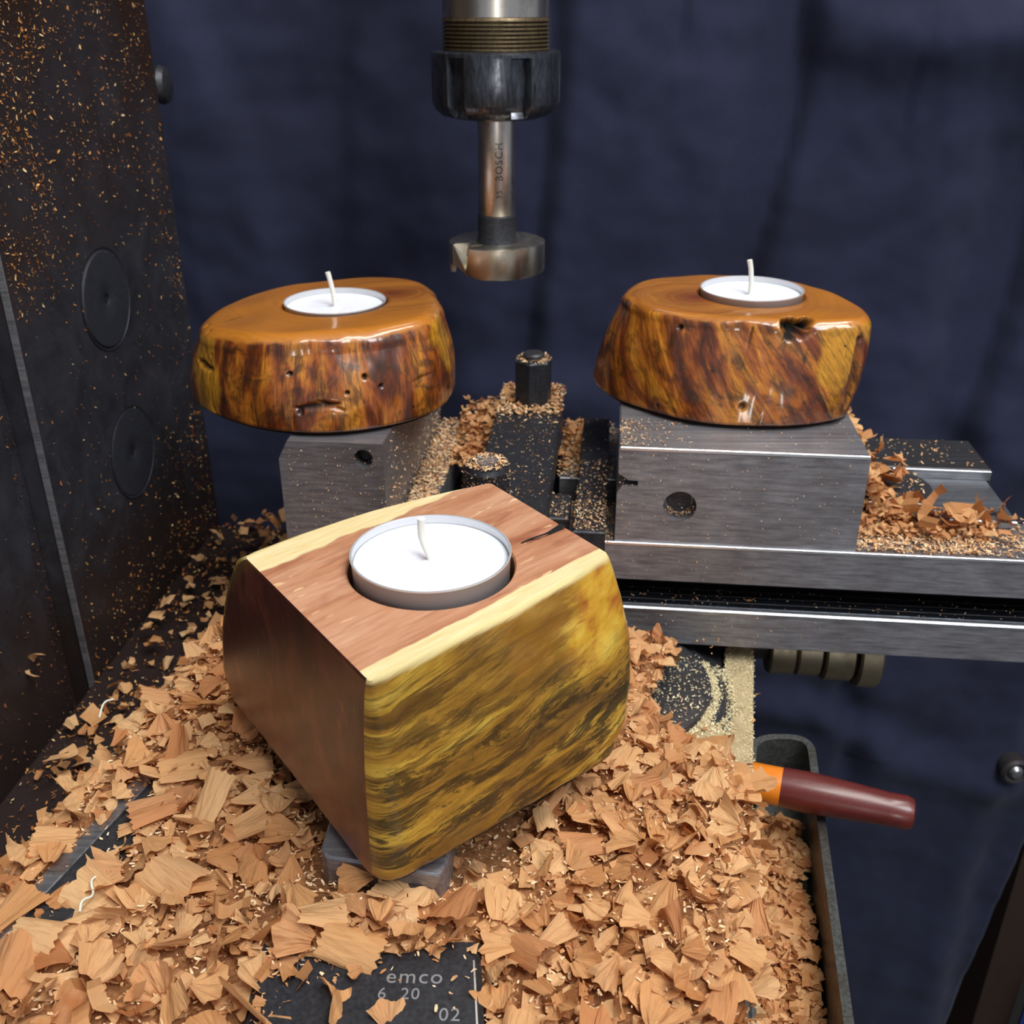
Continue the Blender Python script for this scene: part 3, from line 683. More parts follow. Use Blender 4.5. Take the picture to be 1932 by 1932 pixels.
hd = empty('tool_handle', (100, 252, -233), 'round dark red handle with a bright orange band, jutting over the tray rim', 'tool')
h0 = px(1418, 1473, yy=259); h1 = px(1722, 1536, yy=243); hv = h1-h0
def hpnt(t): return tuple(h0+hv*t)
b = MB(); b.tube([hpnt(-.02), hpnt(.0), hpnt(.19)], [5.6, 6.1, 6.2], 28); build(b, 'orange_band', mat_redwood('orange_paint', '#d9700a', '#ee8c1c'), hd)
b = MB(); b.tube([hpnt(.185), hpnt(.19), hpnt(.35), hpnt(.55), hpnt(.72), hpnt(.85), hpnt(.96), hpnt(1.0), hpnt(1.012)], [5.6, 6.3, 6.6, 6.2, 5.7, 5.3, 5.4, 4.6, 2.6], 28)
build(b, 'grip', mat_redwood('dark_red_lacquer', '#4a120d', '#6a2018'), hd)

# ---------------------------------------------------------------- shavings
def shape(rs, kind, nt=20, nr=5):
    if kind == 0:      # pleated fan
        a = rs.uniform(.42, .95); r0 = rs.uniform(.08, .3); T = np.linspace(-a, a, nt); Rr = np.linspace(r0, 1, nr)
        rag = 1+np.interp(T, np.linspace(-a, a, 9), rs.uniform(-.13, .1, 9)) + rs.uniform(-.022, .022, nt)
        ph = rs.uniform(0, 6); kf = rs.uniform(7, 15); pl = rs.uniform(.035, .09)
        t, r = np.meshgrid(T, Rr); rr = r*(1+(rag[None, :]-1)*r**2)
        x = rr*np.cos(t)-.55; y = rr*np.sin(t); z = pl*np.sin(kf*t+ph)*r + rs.uniform(-.02, .02, t.shape)
        uv = np.stack([(t+a)/(2*a), r], -1)
    elif kind == 1:    # ragged flat flake
        T = np.linspace(-.5, .5, nt); Rr = np.linspace(-.6, .6, nr); t, r = np.meshgrid(T, Rr)
        x = r*(1+.11*rs.uniform(-1, 1, nt)[None, :]*(np.abs(r) > .5)); y = t*(rs.uniform(.7, 1.3)+rs.uniform(-.5, .5)*r); z = .05*np.sin(9*t+rs.uniform(0, 6))+rs.uniform(-.015, .015, t.shape)
        uv = np.stack([t+.5, r+.5], -1)
    else:              # long curled ribbon
        T = np.linspace(-.26, .26, max(4, nt//3)); Rr = np.linspace(-1, 1, nr*2); t, r = np.meshgrid(T, Rr)
        x = r; y = t*(1+.3*np.sin(3*r))+.12*np.sin(5*r+1); z = .03*np.sin(11*r); uv = np.stack([t*2+.5, r*.5+.5], -1)
    k = rs.uniform(.4, 2.1)*rs.choice([-1, 1]) if kind < 2 else rs.uniform(1.2, 2.6)
    th = rs.uniform(-.7, .7) if kind < 2 else 0
    X = x*np.cos(th)+y*np.sin(th); Y = -x*np.sin(th)+y*np.cos(th)
    Rc = 1/k; ang = X*k if kind == 2 else Y*k
    if kind == 2: X2 = np.sin(ang)*(Rc+z); Z2 = (1-np.cos(ang))*Rc-z*np.cos(ang)*-1; Y2 = Y+.15*X
    else: Y2 = np.sin(ang)*(Rc+z); Z2 = (1-np.cos(ang))*Rc+z; X2 = X
    V = np.stack([X2, Y2, Z2], -1); nr_, nt_ = V.shape[:2]; V = V.reshape(-1, 3); V[:, 2] -= V[:, 2].mean()
    F = np.array([(j*nt_+i, j*nt_+i+1, (j+1)*nt_+i+1, (j+1)*nt_+i) for j in range(nr_-1) for i in range(nt_-1)])
    return V, F, uv.reshape(-1, 2)
HX, HY = -19.0, 210.0
def SS(a, b, x): t = np.clip((x-a)/(b-a), 0, 1); return t*t*(3-2*t)
def Hh(x, y):      # height of the heap surface
    z = -196.0
    z += 8.5*math.exp(-(((x+70)/45)**2+((y-255)/60)**2))
    z += 11*math.exp(-(((x-26)/20)**2+((y-276)/26)**2))
    z += 6*math.exp(-(((x-30)/30)**2+((y-185)/50)**2))
    z += 4*math.exp(-(((x+60)/40)**2+((y-160)/30)**2))
    z += 8*math.exp(-(((x+30)/26)**2+((y-171)/14)**2))
    z -= 17*math.exp(-(((x-60)/20)**2+((y-262)/22)**2))
    z += 2.6*nz((x, y), .045, 2)+1.5*nz((x, y), .11, 5)
    el = float(SS(0, 16, x-BL(y))); er = float(SS(-3, 12, BR(y)-x))
    z = -218+(z+218)*min(.35+.65*el, 1)*(.45+.55*er)
    z -= 24*float(SS(296, 306, y))
    if -52 < x < 6 and 176 < y < 262: z = min(z, -186)
    z = min(z, -183.6) if (-80 < x < 30 and 165 < y < 262) else z
    return max(z, -217.6)
def pxof(p):
    x, y, z = p; d = y*.8949-z*.4462; v = y*.4462+z*.8949
    return 966+1932*x/d, 966-1932*v/d
def inpoly(x, y, P):
    r = False; j = len(P)-1
    for i in range(len(P)):
        if (P[i][1] > y) != (P[j][1] > y) and x < (P[j][0]-P[i][0])*(y-P[i][1])/(P[j][1]-P[i][1])+P[i][0]: r = not r
        j = i
    return r
def ground(pts, z=-196): return [tuple(px(a, b_, z)[:2]) for a, b_ in pts]
bare = [ground([(690, 1815), (760, 1812), (800, 1806), (895, 1798), (908, 1932), (915, 2050), (840, 2050), (800, 1905), (700, 1895), (690, 1850)], npz),
        ground([(268, 1495), (292, 1512), (190, 1640), (140, 1700), (70, 1735), (55, 1715), (150, 1610)]),
        ground([(-20, 1775), (28, 1795), (30, 1830), (-20, 1880)]),
        ground([(1228, 1370), (1262, 1300), (1318, 1215), (1330, 1150), (1375, 1150), (1372, 1320), (1345, 1375), (1290, 1385)], -213)]
pale = ground([(1270, 1400), (1340, 1340), (1364, 1290), (1364, 1150), (1440, 1150), (1436, 1490), (1390, 1490), (1340, 1440)], -216)
def rotm(rs, tilt):
    ax = rs.uniform(0, 2*np.pi); t = tilt; cz, sz = np.cos(ax), np.sin(ax); ct, s_ = np.cos(t), np.sin(t)
    A = np.array([[cz, -sz, 0], [sz, cz, 0], [0, 0, 1]]); B = np.array([[1, 0, 0], [0, ct, -s_], [0, s_, ct]])
    q = rs.uniform(0, 2*np.pi); D = np.array([[np.cos(q), -np.sin(q), 0], [np.sin(q), np.cos(q), 0], [0, 0, 1]])
    return A@B@D
def joined(name, insts, protos, mat, org, label=None, cat=None, parent=None, smooth=False):
    V = []; F = []; U = []; T = []; n = 0
    for (pi, R, loc, sc, tint) in insts:
        v, f, uv = protos[pi]; V.append((v*sc)@R.T+np.array(loc)); F.append(f+n); U.append(uv); T.append(np.full(len(v), tint)); n += len(v)
    V = np.concatenate(V); F = np.concatenate(F); me = mesh(name, V, F, mat, org, smooth=smooth); uvset(me, np.concatenate(U)); fattr(me, 'tint', np.concatenate(T))
    o = link(name, me, parent, org); o['kind'] = 'stuff'
    if label: tag(o, label, cat)
    return o
rs = np.random.RandomState(5)
big = [shape(rs, kk) for kk in [0]*15+[1]*6+[2]*3]
small = [shape(rs, kk, 7, 3) for kk in [0]*6+[1]*6+[2]*2]
bits = []
for _ in range(12):
    w_ = rs.uniform(.25, .5); t = np.linspace(-1, 1, 3); k = rs.uniform(-.6, .6)
    v = np.array([(a, w_*s*(1-.4*abs(a)), k*a*a+rs.uniform(-.1, .1)) for a in t for s in (-1, 1)]); f = np.array([(0, 1, 3, 2), (2, 3, 5, 4)])
    bits.append((v, f, np.array([(s, a) for a in (0, .5, 1) for s in (0, 1)], float)))
def clearof(x, y, m=0):
    for P_ in bare:
        if inpoly(x, y, P_): return False
    return True
# mound surface
heap = empty('shavings_heap', (-30, 230, -200), None, None)
heap['label'] = 'deep heap of tan wood shavings and sawdust covering the bed'; heap['category'] = 'wood shavings'; heap['kind'] = 'stuff'
gx = np.arange(-175, 95, 2.0); gy = np.arange(95, 322, 2.0); hv_ = []
ok = np.zeros((len(gy), len(gx)), bool)
for j, y in enumerate(gy):
    for i, x in enumerate(gx):
        inside = BL(y)+1 < x < BR(y)-1.0 and y < 303
        z = Hh(x, y)-1.8 if inside else -218
        if not clearof(x, y) or (inpoly(x, y, pale) and x > BR(y)-13): inside = False
        ok[j, i] = inside; hv_.append((x, y, z))
nx = len(gx)
hf = [(j*nx+i, j*nx+i+1, (j+1)*nx+i+1, (j+1)*nx+i) for j in range(len(gy)-1) for i in range(nx-1) if ok[j, i] and ok[j, i+1] and ok[j+1, i] and ok[j+1, i+1]]
me = mesh('mound', hv_, hf, M_mound, heap['_o'], smooth=True); o = link('sawdust_mound', me, heap); o['kind'] = 'stuff'
# joined lower layers
ins = []
for k in range(5200):
    y = rs.uniform(100, 303); x = rs.uniform(BL(y)+1, BR(y)+1)
    if not clearof(x, y): continue
    if inpoly(x, y, pale) and rs.rand() < .96: continue
    if -52 < x < 2 and 172 < y < 258 and rs.rand() < .8: continue
    ins.append((rs.randint(len(small)), rotm(rs, abs(rs.normal(0, .5))), (x, y, Hh(x, y)+rs.uniform(-1.5, 1.5)), rs.uniform(1.6, 6.0)*(1 if k % 3 else .6), rs.rand()))
joined('small_shavings', ins, small, M_shav, heap['_o'], parent=heap)
ins = []
for k in range(12000):
    y = rs.uniform(100, 303); x = rs.uniform(BL(y)+1, BR(y)+1)
    if not clearof(x, y) and rs.rand() < .8: continue
    if inpoly(x, y, pale): continue
    z = Hh(x, y)
    if inpoly(x, y, bare[0]): z = npz+.2
    ins.append((rs.randint(len(bits)), rotm(rs, abs(rs.normal(0, .5))), (x, y, z+rs.uniform(0, 1.6)), rs.uniform(.25, .85), rs.rand()))
joined('sawdust_grains', ins, bits, M_dust, heap['_o'], parent=heap)
# individual shavings
protos_me = []
for i, (v, f, uv) in enumerate(big):
    me = mesh('shaving_mesh', v, f, M_shav, (0, 0, 0)); uvset(me, uv); fattr(me, 'tint', np.full(len(v), .0)); protos_me.append(me)
from mathutils import Matrix
PLACE = [('left_edge', 'at the left edge of the heap, beside the grey way', lambda u, v: u < 250 and v > 1480),
         ('foot', 'near the foot of the black column', lambda u, v: u < 420 and v <= 1480),
         ('under', 'below the brown end of the front holder', lambda u, v: u < 700 and v < 1660),
         ('lowleft', 'left of the engraved slide, at the bottom', lambda u, v: u < 700),
         ('mid', 'between the front holder and the engraved slide', lambda u, v: u < 930),
         ('upright', 'heaped against the table, right of the front holder', lambda u, v: v < 1420),
         ('right', 'below the yellow side of the front holder', lambda u, v: v < 1680),
         ('lowright', 'right of the engraved slide, at the bottom', lambda u, v: True)]
def describe(pi, u, v):
    kind = 'fan-shaped wood shaving' if pi < 15 else ('flat ragged wood flake' if pi < 21 else 'curled ribbon of wood')
    for nm, tx, f in PLACE:
        if f(u, v): return 'tan '+kind+' '+tx, kind+'s '+tx
def put(pi, loc, R, sc, reg=None, label=None, group=None):
    o = bpy.data.objects.new('wood_shaving', protos_me[pi]); C.objects.link(o)
    m = Matrix(R.tolist()).to_4x4(); m = Matrix.Translation(W(loc)) @ m @ Matrix.Scale(sc, 4); o.matrix_world = m
    lb = (label, group) if label else describe(pi, *reg); tag(o, lb[0], 'wood shaving', lb[1]); return o
cnt = 0; spots = []
tries = 0
while cnt < 268 and tries < 40000:
    tries += 1
    y = rs.uniform(118, 301 if rs.rand() < .8 else 312); x = rs.uniform(BL(y)+3, BR(y)-1)
    if not clearof(x, y) or inpoly(x, y, pale): continue
    if -52 < x < 6 and 177 < y < 256: continue
    if x > -4 and y > 297: continue
    z = Hh(x, y)
    u_, v_ = pxof((x, y, z+3))
    if not (-40 < u_ < 1500 and v_ < 1990): continue
    if 470 < u_ < 1130 and 1000 < v_ < 1400: continue
    if 1400 < v_ < 1640 and 560 < u_ < 1000: continue
    mn = 6.3 if y < 230 else 7.4
    if any((x-a)**2+(y-b_)**2 < mn*mn for a, b_ in spots): continue
    near_bare = any(not clearof(x+dx, y+dy) for dx, dy in ((5, 0), (-5, 0), (0, 5), (0, -5)))
    sc = rs.uniform(6.0, 12.5)*(.6 if near_bare else 1)
    pi = rs.choice(len(big), p=np.array([1.3]*15+[1]*6+[.8]*3)/(1.3*15+6+2.4))
    if pi >= 21: sc *= .75
    spots.append((x, y)); cnt += 1
    reg = (u_, v_)
    put(pi, (x, y, z+rs.uniform(1.2, 4.0)), rotm(rs, min(1.25, abs(rs.normal(.2, .5)))), sc, reg)
print('shavings', cnt, tries)
# pale dust on the right way and on the pedestal
ins = []
for k in range(9000):
    y = rs.uniform(222, 320); x = BR(y)-10.6*rs.rand()**.9 + rs.normal(0, .3)
    ins.append((rs.randint(len(bits)), rotm(rs, abs(rs.normal(0, .7))), (x, y, ZB+.7+rs.uniform(0, .9)), rs.uniform(.14, .42), rs.rand()*.95))
def pz(x, y): return ZB+1.2+4.5*math.exp(-((x-BR(y)+17)/6)**2)*float(SS(232, 262, y))*float(SS(300, 280, y) if False else 1-SS(276, 292, y))+.5*nz((x, y), .3, 3)
for k in range(5200):
    y = rs.uniform(222, 292); x = BR(y)-rs.uniform(9, 34)
    if inpoly(x, y, pale): ins.append((rs.randint(len(bits)), rotm(rs, abs(rs.normal(0, .7))), (x, y, pz(x, y)+rs.uniform(0, .6)), rs.uniform(.18, .6), rs.rand()*.95))
joined('pale_sawdust', ins, bits, M_dustpale, (75, 260, ZB), 'cream fine sawdust coating the right-hand way of the bed', 'sawdust')
Y_ = np.arange(222, 322, 1.5)
pm = [(BR(y)-10.6*t, y, ZB+.9+1.0*math.sin(math.pi*t)*(.6+.6*nz((t*3, y*.1), 1, 2))+.35*nz((t*10, y*.4), 1, 3)) for y in Y_ for t in np.linspace(0.01, .99, 9)]
ny_ = len(Y_); me = mesh('pm', pm, [(j*9+i+1, j*9+i, (j+1)*9+i, (j+1)*9+i+1) for j in range(ny_-1) for i in range(8)], M_palemound, (75, 260, ZB), smooth=True)
o = link('pale_dust_layer', me, bpy.data.objects['pale_sawdust']); o['kind'] = 'stuff'
gx = np.arange(20, 90, 1.5); gy = np.arange(215, 296, 1.5); nx = len(gx)
pv = [(x, y, pz(x, y)) for y in gy for x in gx]; okk = [[inpoly(x, y, pale) and x < BR(y)-9.5 for x in gx] for y in gy]
me = mesh('pm', pv, [(j*nx+i, j*nx+i+1, (j+1)*nx+i+1, (j+1)*nx+i) for j in range(len(gy)-1) for i in range(nx-1) if okk[j][i] and okk[j][i+1] and okk[j+1][i] and okk[j+1][i+1]], M_palemound, (75, 260, ZB), smooth=True)
o = link('pale_dust_mound', me, bpy.data.objects['pale_sawdust']); o['kind'] = 'stuff'
ins = []
for k in range(4200):
    a = rs.uniform(-1.5, .35); r = rs.choice([rs.normal(37.6, .9), rs.normal(43.0, 1.6), rs.uniform(5, 35)], p=[.45, .35, .2]); z = ZB+5.1 if 35.8 < r < 40 else (ZB+1.6 if r >= 40 else ZB+8.9)
    ins.append((rs.randint(len(bits)), rotm(rs, abs(rs.normal(0, .6))), (PX+r*math.cos(a), PY+r*math.sin(a), z+rs.uniform(0, .5)), rs.uniform(.2, .55), rs.rand()*.9))
joined('pedestal_dust', ins, bits, M_dustpale, (42, 280, ZB+5), 'cream sawdust lying in arcs on the curved pedestal casting', 'sawdust')

# sawdust lying on table, jaws, clamps
def scat(name, n, fn, smin, smax, mat, org, label, protos=bits, tilt=.5):
    ins = []
    for k in range(n):
        p = fn()
        if p is None: continue
        ins.append((rs.randint(len(protos)), rotm(rs, abs(rs.normal(0, tilt))), p, smin*.7+(smax-smin)*.75*rs.rand()**1.8, rs.rand()))
    return joined(name, ins, protos, mat, org, label, 'sawdust')
def on(a0, a1, b0, b1, z, dens=None, thick=.5):
    def f():
        a = rs.uniform(a0, a1); b_ = rs.uniform(b0, b1)
        if dens and rs.rand() > dens(a, b_): return None
        return (*M(a, b_), z+rs.uniform(0.05, thick))
    return f
scat('sawdust', 900, on(4.6, 30, 320.8, 345, -133.9, lambda a, b_: math.exp(-(a-4)/9)), .3, .9, M_dust, (*M(15, 330), -134), 'fine sawdust on the left end of the large right jaw')
scat('sawdust', 90, on(25, 86, 321, 350, -133.9), .25, .6, M_dust, (*M(50, 330), -134), 'loose sawdust specks scattered along the large right jaw top')
scat('sawdust', 2200, on(-46, -19, 380, 427, -152, lambda a, b_: 1 if b_ > 392 else .06, 2.4), .5, 1.7, M_dust, (*M(-32, 410), -152), 'thick sawdust around the tall hexagonal nut')
scat('sawdust', 420, on(-46, -19, 300, 392, -152), .25, .75, M_dust, (*M(-32, 340), -152), 'sawdust specks sprinkled over the clamp strap')
def ontop(x, y, r, z, th):
    def f():
        a = rs.uniform(0, 6.3); q = r*math.sqrt(rs.rand()); return (x+q*math.cos(a), y+q*math.sin(a), z+rs.uniform(0, th*(1-q/r*.7)))
    return f
x, y = M(-31.5, 406); scat('sawdust', 330, ontop(x, y, 7.4, -131.9, 1.6), .4, 1.1, M_dust, (x, y, -131), 'cap of sawdust on the tall hexagonal nut')
x, y = M(-37, 289); scat('sawdust', 520, ontop(x, y, 6.8, -128, 1.8), .35, 1.0, M_dust, (x, y, -128), 'cap of sawdust on the knurled round nut')
def side():
    a = rs.uniform(math.pi, 2*math.pi); x0, y0 = M(-37, 289); z = -129-22*rs.rand()**1.3; return (x0+7.6*math.cos(a), y0+7.6*math.sin(a), z)
scat('sawdust', 330, side, .2, .6, M_dust, (x, y, -140), 'sawdust stuck to the side of the knurled round nut', tilt=1.2)
scat('sawdust', 1500, on(-10, 1, 306, 412, -159.4, lambda a, b_: .95 if b_ < 335 else (.35 if b_ < 365 else .06), .9), .3, .9, M_dust, (*M(-4, 330), -159), 'sawdust along the front half of the narrow black bar')
scat('sawdust', 2600, on(-74, -63, 316, 428, -169.8, None, 2.0), .4, 1.5, M_dust, (*M(-69, 380), -170), 'sawdust strip beside the narrow left jaw')
def lside():
    b_ = rs.uniform(315, 425); z = -170+36*rs.rand()**1.6
    if rs.rand() > .35+.65*(b_-315)/110: return None
    return (*M(-74.1, b_), z)
scat('sawdust', 1500, lside, .3, .9, M_dust, (*M(-74, 370), -150), 'sawdust clinging to the inner side of the narrow left jaw', tilt=1.3)
scat('sawdust', 260, on(-111, -74.4, 313.6, 313.9, 0, None, 1), .2, .01, M_dust, (0, 0, -200), 'x') if False else None
def face(a0, a1, b_, z0, z1):
    return lambda: (*M(rs.uniform(a0, a1), b_), rs.uniform(z0, z1))
scat('sawdust', 430, face(-110, -75, 313.8, -185, -136), .2, .55, M_dust, (*M(-92, 314), -160), 'sawdust specks on the front face of the narrow left jaw', tilt=1.5)
scat('sawdust', 420, lambda: (*M(5+80*rs.rand()**1.7, 319.8), rs.uniform(-169, -136)), .18, .5, M_dust, (*M(40, 320), -152), 'sawdust specks on the front face of the large right jaw', tilt=1.5)
scat('sawdust', 70, lambda: (*M(-5+60*rs.rand()**1.4, 319.3), rs.uniform(-184, -171)), .2, .55, M_dust, (*M(20, 319), -178), 'sawdust specks on the front of the upper table flange', tilt=1.5)
scat('sawdust', 330, on(10, 150, 318, 331, -193.9, lambda a, b_: .9 if a < 50 else .45), .2, .7, M_dust, (*M(60, 325), -194), 'sawdust specks in the slot between the table flanges')
scat('sawdust', 60, lambda: (*M(14+70*rs.rand()**1.5, 315.8), rs.uniform(-208, -196)), .2, .6, M_dust, (*M(40, 316), -203), 'sawdust specks on the front of the lower table flange', tilt=1.5)
scat('sawdust', 3800, on(88, 152, 321, 352, -169.9, lambda a, b_: 1 if a < 136 else .35, 1.6), .5, 1.5, M_dust, (*M(118, 340), -170), 'sawdust and fine chips spread over the table right of the large jaw')
scat('sawdust', 500, on(88, 121, 353, 383, -165.3, lambda a, b_: .9 if a < 108 else .5, 1.0), .5, 1.4, M_dust, (*M(104, 357), -165), 'fine chips on the dark round-ended plate')
scat('sawdust', 130, on(92, 148, 382, 409, -162.9), .4, 1.3, M_dust, (*M(120, 380), -160), 'scattered chips on the dark rear bar')
scat('sawdust', 2200, on(-19, 4, 372, 428, -169.9, lambda a, b_: .9 if a < -10 else .3, 3), .5, 1.6, M_dust, (*M(-12, 400), -170), 'sawdust behind the small plate between strap and narrow bar')
scat('sawdust', 900, on(-20, 4, 319, 350, -169.9, None, .8), .3, 1.0, M_dust, (*M(-8, 330), -170), 'sawdust in the gap left of the large right jaw')
scat('sawdust', 260, on(-38, -12, 322, 342, -162.9, None, .6), .3, .9, M_dust, (*M(-25, 330), -163), 'sawdust on the small dark plate')
x0, y0 = M(26, 322); 
scat('sawdust', 110, lambda: (lambda a, q: (*M(26+q*math.cos(a), 323.4), -155.4+q*math.sin(a)))(rs.uniform(3.5, 5.9), rs.uniform(3.6, 5.6)), .3, .7, M_dust, (*M(26, 322), -158), 'sawdust in the bolt recess of the large right jaw')
# shavings heaped on the table
def vshav(n, fn, lab, grp, smin, smax, kinds=None, lift=2):
    for k in range(n):
        p = fn(); pi = rs.randint(len(big)) if kinds is None else kinds[rs.randint(len(kinds))]
        put(pi, p, rotm(rs, abs(rs.normal(.5, .4))), rs.uniform(smin, smax), None, lab, grp)
def rear():
    t = rs.rand(); p = px(1590+110*t, 800+95*t, yy=375-25*t); return (p[0]+rs.normal(0, 2), p[1], p[2]+rs.normal(0, 2)-1)
vshav(12, rear, 'tan shaving in the leaning pile against the right side of the large jaw', 'shavings behind the large right jaw', 7, 11)
def rr2(): return (*M(rs.uniform(92, 146), rs.uniform(332, 350)), -165+rs.uniform(0, 4))
vshav(15, rr2, 'curled amber shaving on the table right of the large jaw', 'curled shavings on the right of the table', 7, 12, [21, 22, 23, 3, 4, 5])
ins = []
for k in range(420):
    t = rs.rand(); a = 88+20*t+rs.uniform(-3, 6); b_ = rs.uniform(348, 392)-t*14; top = (36-30*t)*max(.1, 1-abs(a-88)/26)
    ins.append((rs.randint(len(small)), rotm(rs, abs(rs.normal(0, .7))), (*M(a, b_), -169+top*rs.rand()**.7), rs.uniform(2, 5), rs.rand()))
for k in range(380):
    a = -62+rs.uniform(-2, 14); b_ = rs.uniform(380, 428); ins.append((rs.randint(len(small)), rotm(rs, abs(rs.normal(0, .7))), (*M(a, b_), -170+rs.rand()*14*SS(375, 420, b_)), rs.uniform(1.5, 4), rs.rand()))
for k in range(120):
    ins.append((rs.randint(len(small)), rotm(rs, abs(rs.normal(0, .7))), (*M(rs.uniform(-18, -9), rs.uniform(376, 428)), -169+rs.rand()*4), rs.uniform(1.5, 3.4), rs.rand()))
for k in range(260):
    ins.append((rs.randint(len(small)), rotm(rs, abs(rs.normal(0, .5))), (*M(rs.uniform(88, 140), rs.uniform(330, 350)), -169+rs.rand()*4), rs.uniform(1.5, 3.6), rs.rand()))
for k in range(60):
    ins.append((rs.randint(len(small)), rotm(rs, abs(rs.normal(0, .5))), (*M(rs.uniform(-44, -21), rs.uniform(398, 426)), -151+rs.rand()*2), rs.uniform(1.5, 3.0), rs.rand()))
joined('table_shavings', ins, small, M_shav, (*M(90, 350), -170), 'small tan shavings heaped behind and beside the vise jaws', 'wood shavings')
o = put(8, (*M(52.5, 318.3), -190.3), rotm(rs, .7), 3.2, None, 'single pale chip caught on the upper flange edge of the table', 'lone chip on the table')
# shavings in the tray
ins = []
def tz(x, y): return -254+7*nz((x, y), .03, 4)+6*float(SS(30, 0, (66.5+(y-60)*.174)-x-8))*0
for k in range(2300):
    y = rs.uniform(90, 268); xr_ = 66.5+(y-60)*.1739; x = rs.uniform(BR(y)+1.5, xr_-4); ins.append((rs.randint(len(small)), rotm(rs, abs(rs.normal(0, .6))), (x, y, -252+7*nz((x, y), .05, 4)+5*float(SS(8, 30, xr_-x))+rs.uniform(-2, 2)), rs.uniform(2, 5), rs.rand()))
joined('tray_shavings', ins, small, M_shav, (80, 200, -260), 'blurred tan shavings filling the metal chip tray', 'wood shavings')
# crusted chips on the column
def colchip():
    t = rs.uniform(2, 137); z = rs.uniform(-262, 12)
    y_ = -z
    d = .05
    if z > -60: d = .75*math.exp(-((138-t)/32)**2)+.30
    elif z > -95: d = .55*math.exp(-((130-t)/30)**2)+.22*(t < 30)+.06
    if t < 16: d = max(d, .3 if z > -130 else .12)
    if z < -175: d = .10+.25*math.exp(-((t-20)/25)**2)
    if z < -215: d = .28
    d *= .35+1.3*max(0, .5+nz((t, z), .06, 3))
    if math.hypot(t-75.9, z+104) < 18 or math.hypot(t-75.9, z+168.5) < 18: d *= .25
    if rs.rand() > d: return None
    return CP(t, z, .15)
def scatv(name, n, fn, smin, smax, mat, org, label):
    ins = []
    for k in range(n):
        p = fn()
        if p is None: continue
        R = rotm(rs, abs(rs.normal(0, .6))); Q = np.array([[0, 0, 1.0], [1.0, 0, 0], [0, 1.0, 0]]); ins.append((rs.randint(len(bits)), Q@R, p, smin+(smax-smin)*rs.rand()**2.2, rs.rand()))
    return joined(name, ins, bits, mat, org, label, 'sawdust')
scatv('column_sawdust', 24000, colchip, .13, .95, M_dustdark, CP(70, -100), 'orange and cream wood chips crusted over the black column')
def footc():
    t = rs.uniform(2, 240); return CP(t, -239.6+rs.rand()*1.5, rs.uniform(1, 50)) if rs.rand() < .35+.65*nz((t, 5), .05, 3) else None
scat('sawdust', 5000, footc, .3, 1.6, M_dustdark, CP(100, -240, 25), 'brown sawdust strewn along the foot of the black column')
ins = []
for k in range(260):
    t = rs.uniform(-2, 200); q = CP(t, -238, 53-45*rs.rand()**2); ins.append((rs.randint(len(small)), rotm(rs, abs(rs.normal(0, .6))), (q[0], q[1], q[2]+rs.rand()*12*rs.rand()), rs.uniform(2.5, 6), rs.rand()))
joined('foot_shavings', ins, small, M_shav, CP(100, -240, 50), 'tan shavings spilled between the heap and the column foot', 'wood shavings')
def colchip2():
    t = rs.uniform(141, 200); z = rs.uniform(-262, -20)
    if t < 152: return CP(t, z, -8.6) if rs.rand() < .9 else None
    if z > -190 and rs.rand() < .95: return None
    return CP(t, z, -4.7) if rs.rand() < .3 else None
scatv('recess_sawdust', 4500, colchip2, .2, .9, mat_dust('recess_dust', [(0, '#2a1812'), (.6, '#4a2c20'), (.9, '#7a4a2e'), (1, '#c08a58')]), CP(145, -100), 'dark brown sawdust packed in the groove beside the column plate')
o = put(22, CP(168, -212, -3.5), np.array([[.1, .2, .97], [.55, .8, -.2], [.83, -.56, 0.05]]), 7, None, 'orange curl of wood stuck on the column low at the left edge', 'curl on the column')

# white curled threads
for pts, lab in (([(218, 1318), (196, 1330), (186, 1360)], 'white curled thread at the foot of the column'), ([(186, 1650), (172, 1668), (178, 1690), (155, 1705), (150, 1725)], 'white wavy thread on the grey left way')):
    P3 = [px(a, b_, -191.5) for a, b_ in pts]; P3 = [np.array((p[0], p[1], p[2]+(1.2 if i % 2 else 0))) for i, p in enumerate(P3)]
    Q = [P3[0]+(P3[-1]-P3[0])*0]; Q = []
    for i in range(len(P3)-1):
        for t in np.linspace(0, 1, 6, endpoint=False): Q.append(P3[i]*(1-t)+P3[i+1]*t)
    Q.append(P3[-1]); Q = [np.mean(Q[max(0, i-2):i+3], axis=0) for i in range(len(Q))]
    b = MB(); b.tube([tuple(q) for q in Q], .3, 8); o = build(b, 'white_thread', G('white_thread_'+str(len(pts))).set(col='#d9dccb', rough=.6), None, tuple(P3[0])); tag(o, lab, 'thread')

